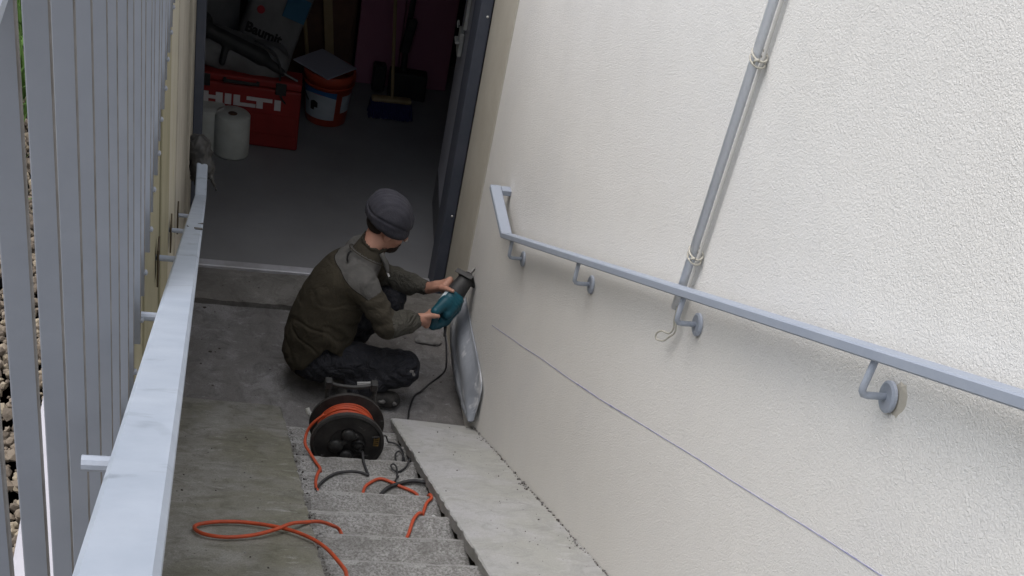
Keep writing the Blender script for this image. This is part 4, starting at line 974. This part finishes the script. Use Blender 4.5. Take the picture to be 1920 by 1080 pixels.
for q in 'RL':
    w = V['wr' + q]; e = V['el' + q]; dd = (w - e).normalized(); s.cap(w - dd * .018, w + dd * .05, .028, .030, .005, sub=True)
s.bx((.66, 5.05, .07), (.25, .3, .10), .01, .02, np.array(Matrix.Rotation(R(38), 3, 'Y')), True)
jk = s.mesh()
eR, eL = V['elR'], V['elL']
def folds(p):
    v = .006 * noise.noise(p * 9) + .003 * noise.noise(p * 24)
    v -= .006 * max(0, .16 - abs(noise.noise(Vector((p.x * 7, p.y * 4 + 3, p.z * 11))))) / .16 * (.6 if p.z > .45 else 1)
    for e in (eR, eL):
        d = (p - e).length
        if d < .17: v += .0065 * math.sin((p - e).length * 150 + 5 * noise.noise(p * 9)) * math.exp(-(d / .10) ** 2)
    if p.z < .42: v += .004 * math.sin(p.z * 70 + p.y * 18 + 6 * noise.noise(p * 4)) * (.42 - p.z) * 2.5
    if p.z < .42 and p.x > .5: v += .004 * math.sin((p.x + p.z) * 60 + 4 * noise.noise(p * 6))
    return v
displace(jk, folds)
def near_seg(p, a, b):
    ab = b - a; t = max(0, min(1, (p - a).dot(ab) / ab.dot(ab))); return (p - a - ab * t).length, t
yn_ = Vector((.46, .0, .89)).normalized(); yp = Vector((.585, 5.06, .625))
def torso_cloth():
    m = bpy.data.materials.new('torso_cloth'); m.use_nodes = True; t = m.node_tree; n = t.nodes; L = t.links.new; b = n['Principled BSDF']; b.inputs['Roughness'].default_value = .95
    b.inputs['Specular IOR Level'].default_value = .2
    co = n.new('ShaderNodeTexCoord').outputs['Object']; dt = n.new('ShaderNodeVectorMath'); dt.operation = 'DOT_PRODUCT'; L(co, dt.inputs[0]); dt.inputs[1].default_value = yn_
    k = (yp - Vector((.55, 5.02, 0))).dot(yn_)
    def rg(src, a, c, lo=0, hi=1):
        x = n.new('ShaderNodeMapRange'); x.inputs['From Min'].default_value = a; x.inputs['From Max'].default_value = c; x.inputs['To Min'].default_value = lo; x.inputs['To Max'].default_value = hi; L(src, x.inputs['Value']); return x.outputs[0]
    def nz(s, d=5, r=.6, ds=0):
        x = n.new('ShaderNodeTexNoise'); x.inputs['Scale'].default_value = s; x.inputs['Detail'].default_value = d; x.inputs['Roughness'].default_value = r; x.inputs['Distortion'].default_value = ds; L(co, x.inputs['Vector']); return x.outputs['Fac']
    def mix(f, p, q):
        x = n.new('ShaderNodeMix'); x.data_type = 'RGBA'; L(f, x.inputs[0])
        for i, v in ((6, p), (7, q)):
            if isinstance(v, tuple): x.inputs[i].default_value = (*v, 1)
            else: L(v, x.inputs[i])
        return x.outputs[2]
    fl = mix(rg(nz(9), .35, .65), (.040, .034, .024), (.052, .045, .032)); yk = mix(rg(nz(12), .35, .65), (.095, .093, .089), (.12, .116, .11))
    c = mix(rg(dt.outputs['Value'], k - .001, k + .001), fl, yk)
    seam = n.new('ShaderNodeMath'); seam.operation = 'MULTIPLY'; L(rg(dt.outputs['Value'], k - .004, k - .002), seam.inputs[0]); L(rg(dt.outputs['Value'], k + .001, k - .001), seam.inputs[1])
    c = mix(seam.outputs[0], c, (.012, .011, .009)); c = mix(rg(nz(30, 6, .7), .66, .72, 0, .5), c, (.12, .115, .105)); L(c, b.inputs['Base Color'])
    sb = n.new('ShaderNodeMath'); sb.operation = 'SUBTRACT'; sb.inputs[1].default_value = .5; ab = n.new('ShaderNodeMath'); ab.operation = 'ABSOLUTE'; L(nz(7, 3, .5, 1.6), sb.inputs[0]); L(sb.outputs[0], ab.inputs[0])
    b3 = n.new('ShaderNodeBump'); b3.inputs['Strength'].default_value = .28; b3.inputs['Distance'].default_value = .05; L(ab.outputs[0], b3.inputs['Height'])
    b4 = n.new('ShaderNodeBump'); b4.inputs['Strength'].default_value = .5; b4.inputs['Distance'].default_value = .004; L(nz(120, 3), b4.inputs['Height']); L(b3.outputs[0], b4.inputs['Normal']); L(b4.outputs[0], b.inputs['Normal'])
    return m
M['torso_cloth'] = torso_cloth()
def jmat(p):
    for q in 'RL':
        d1, t1 = near_seg(p, V['sh' + q], V['el' + q]); d2, t2 = near_seg(p, V['el' + q], V['wr' + q])
        if d2 < .075 and d2 < d1 + .004 and t2 > .02: return 1
        if t1 > .30 and d1 < .082: return 0
    if (p - Vector((.702, 5.11, .715))).length < .092 and (p - Vector((.672, 5.09, .645))).dot(Vector((.35, .15, .92))) > .012: return 0
    return 2
set_mats(jk, jmat, ['fleece', 'sleeve', 'torso_cloth', 'piping']); jk.polygons.foreach_set('use_smooth', [True] * len(jk.polygons))
jo = link('fleece_jacket', jk, None, person)
c0 = Vector((.672, 5.09, .645)); ca = (Vector((.702, 5.11, .715)) - c0).normalized(); e1 = ca.orthogonal().normalized(); e2 = ca.cross(e1)
link('collar_piping', tube([c0 + ca * .018 + (e1 * math.cos(a) + e2 * math.sin(a)) * .0865 for a in [2 * math.pi * k / 30 for k in range(31)]], .0022, 6), 'fleece', jo, True)
link('hanging_loop', tube([(.600, 5.04, .705), (.590, 5.03, .700), (.586, 5.02, .680), (.590, 5.015, .668)], .0045, 6, 4), 'piping', jo, True)
link('zip_pull', tube([(.768, 5.03, .625), (.778, 5.025, .605)], .0045, 6), 'white_mark', jo)
link('collar_flap', tube([(.735, 5.055, .70), (.760, 5.04, .655), (.772, 5.03, .620)], [.012, .012, .006], 8, 3), 'yoke', jo, True)

# trousers
s = SDF((.30, 4.72, -.01), (1.04, 5.42, .50), .0066)
s.ell((.50, 5.03, .185), (.135, .17, .125), .04)
for q in 'RL':
    s.cap(V['hip' + q], V['knee' + q], .096, .074, .04); s.cap(V['knee' + q], V['ank' + q] + Vector((0, 0, .02)), .074, .058, .03)
s.ell(V['kneeR'] + Vector((.005, -.003, -.01)), (.070, .068, .082), .02)
tr = s.mesh(); displace(tr, lambda p: .007 * noise.noise(p * 11) + .005 * math.sin((p.x * 1.0 + p.z) * 85 + 5 * noise.noise(p * 7)) * .6 + .003 * noise.noise(p * 35))
link('work_trousers', tr, 'trouser', person, True)
for c_, r_ in (((.915, 4.858, .205), (.020, .008, .026)), ((.955, 4.93, .235), (.010, .010, .012)), ((.80, 4.832, .06), (.018, .006, .010)), ((.86, 4.836, .05), (.010, .006, .012))):
    s = SDF(np.array(c_) - .05, np.array(c_) + .05, .003); s.ell(c_, r_); me = s.mesh(); displace(me, lambda p: .004 * noise.noise(p * 90)); link('plaster_stain', me, 'mortar', person, True)
link('white_strip', box((-.035, -.003, -.008), (.035, .003, .008), .001, Matrix.Translation((.71, 4.822, .165)) @ Matrix.Rotation(R(-6), 4, 'Y')), 'white_mark', person)
# shoes
for q in 'RL':
    a = V['ank' + q]; t = V['toe' + q]
    s = SDF(np.array(a) - .17, np.array(a) + .34, .006); s.cap(a + Vector((-.04, 0, -.022)), t + Vector((.01, 0, .008)), .048, .040, .02); s.cap(a, a + Vector((0, 0, .03)), .045, .048, .02)
    s.bx(a + Vector((.07, 0, -.168)), (.3, .2, .10), .003, .004, None, True)
    link('shoe', s.mesh(), 'shoe', person, True)
print('objects', len(bpy.data.objects), 'tris', sum(len(o.data.polygons) for o in bpy.data.objects if o.type == 'MESH') * 2)
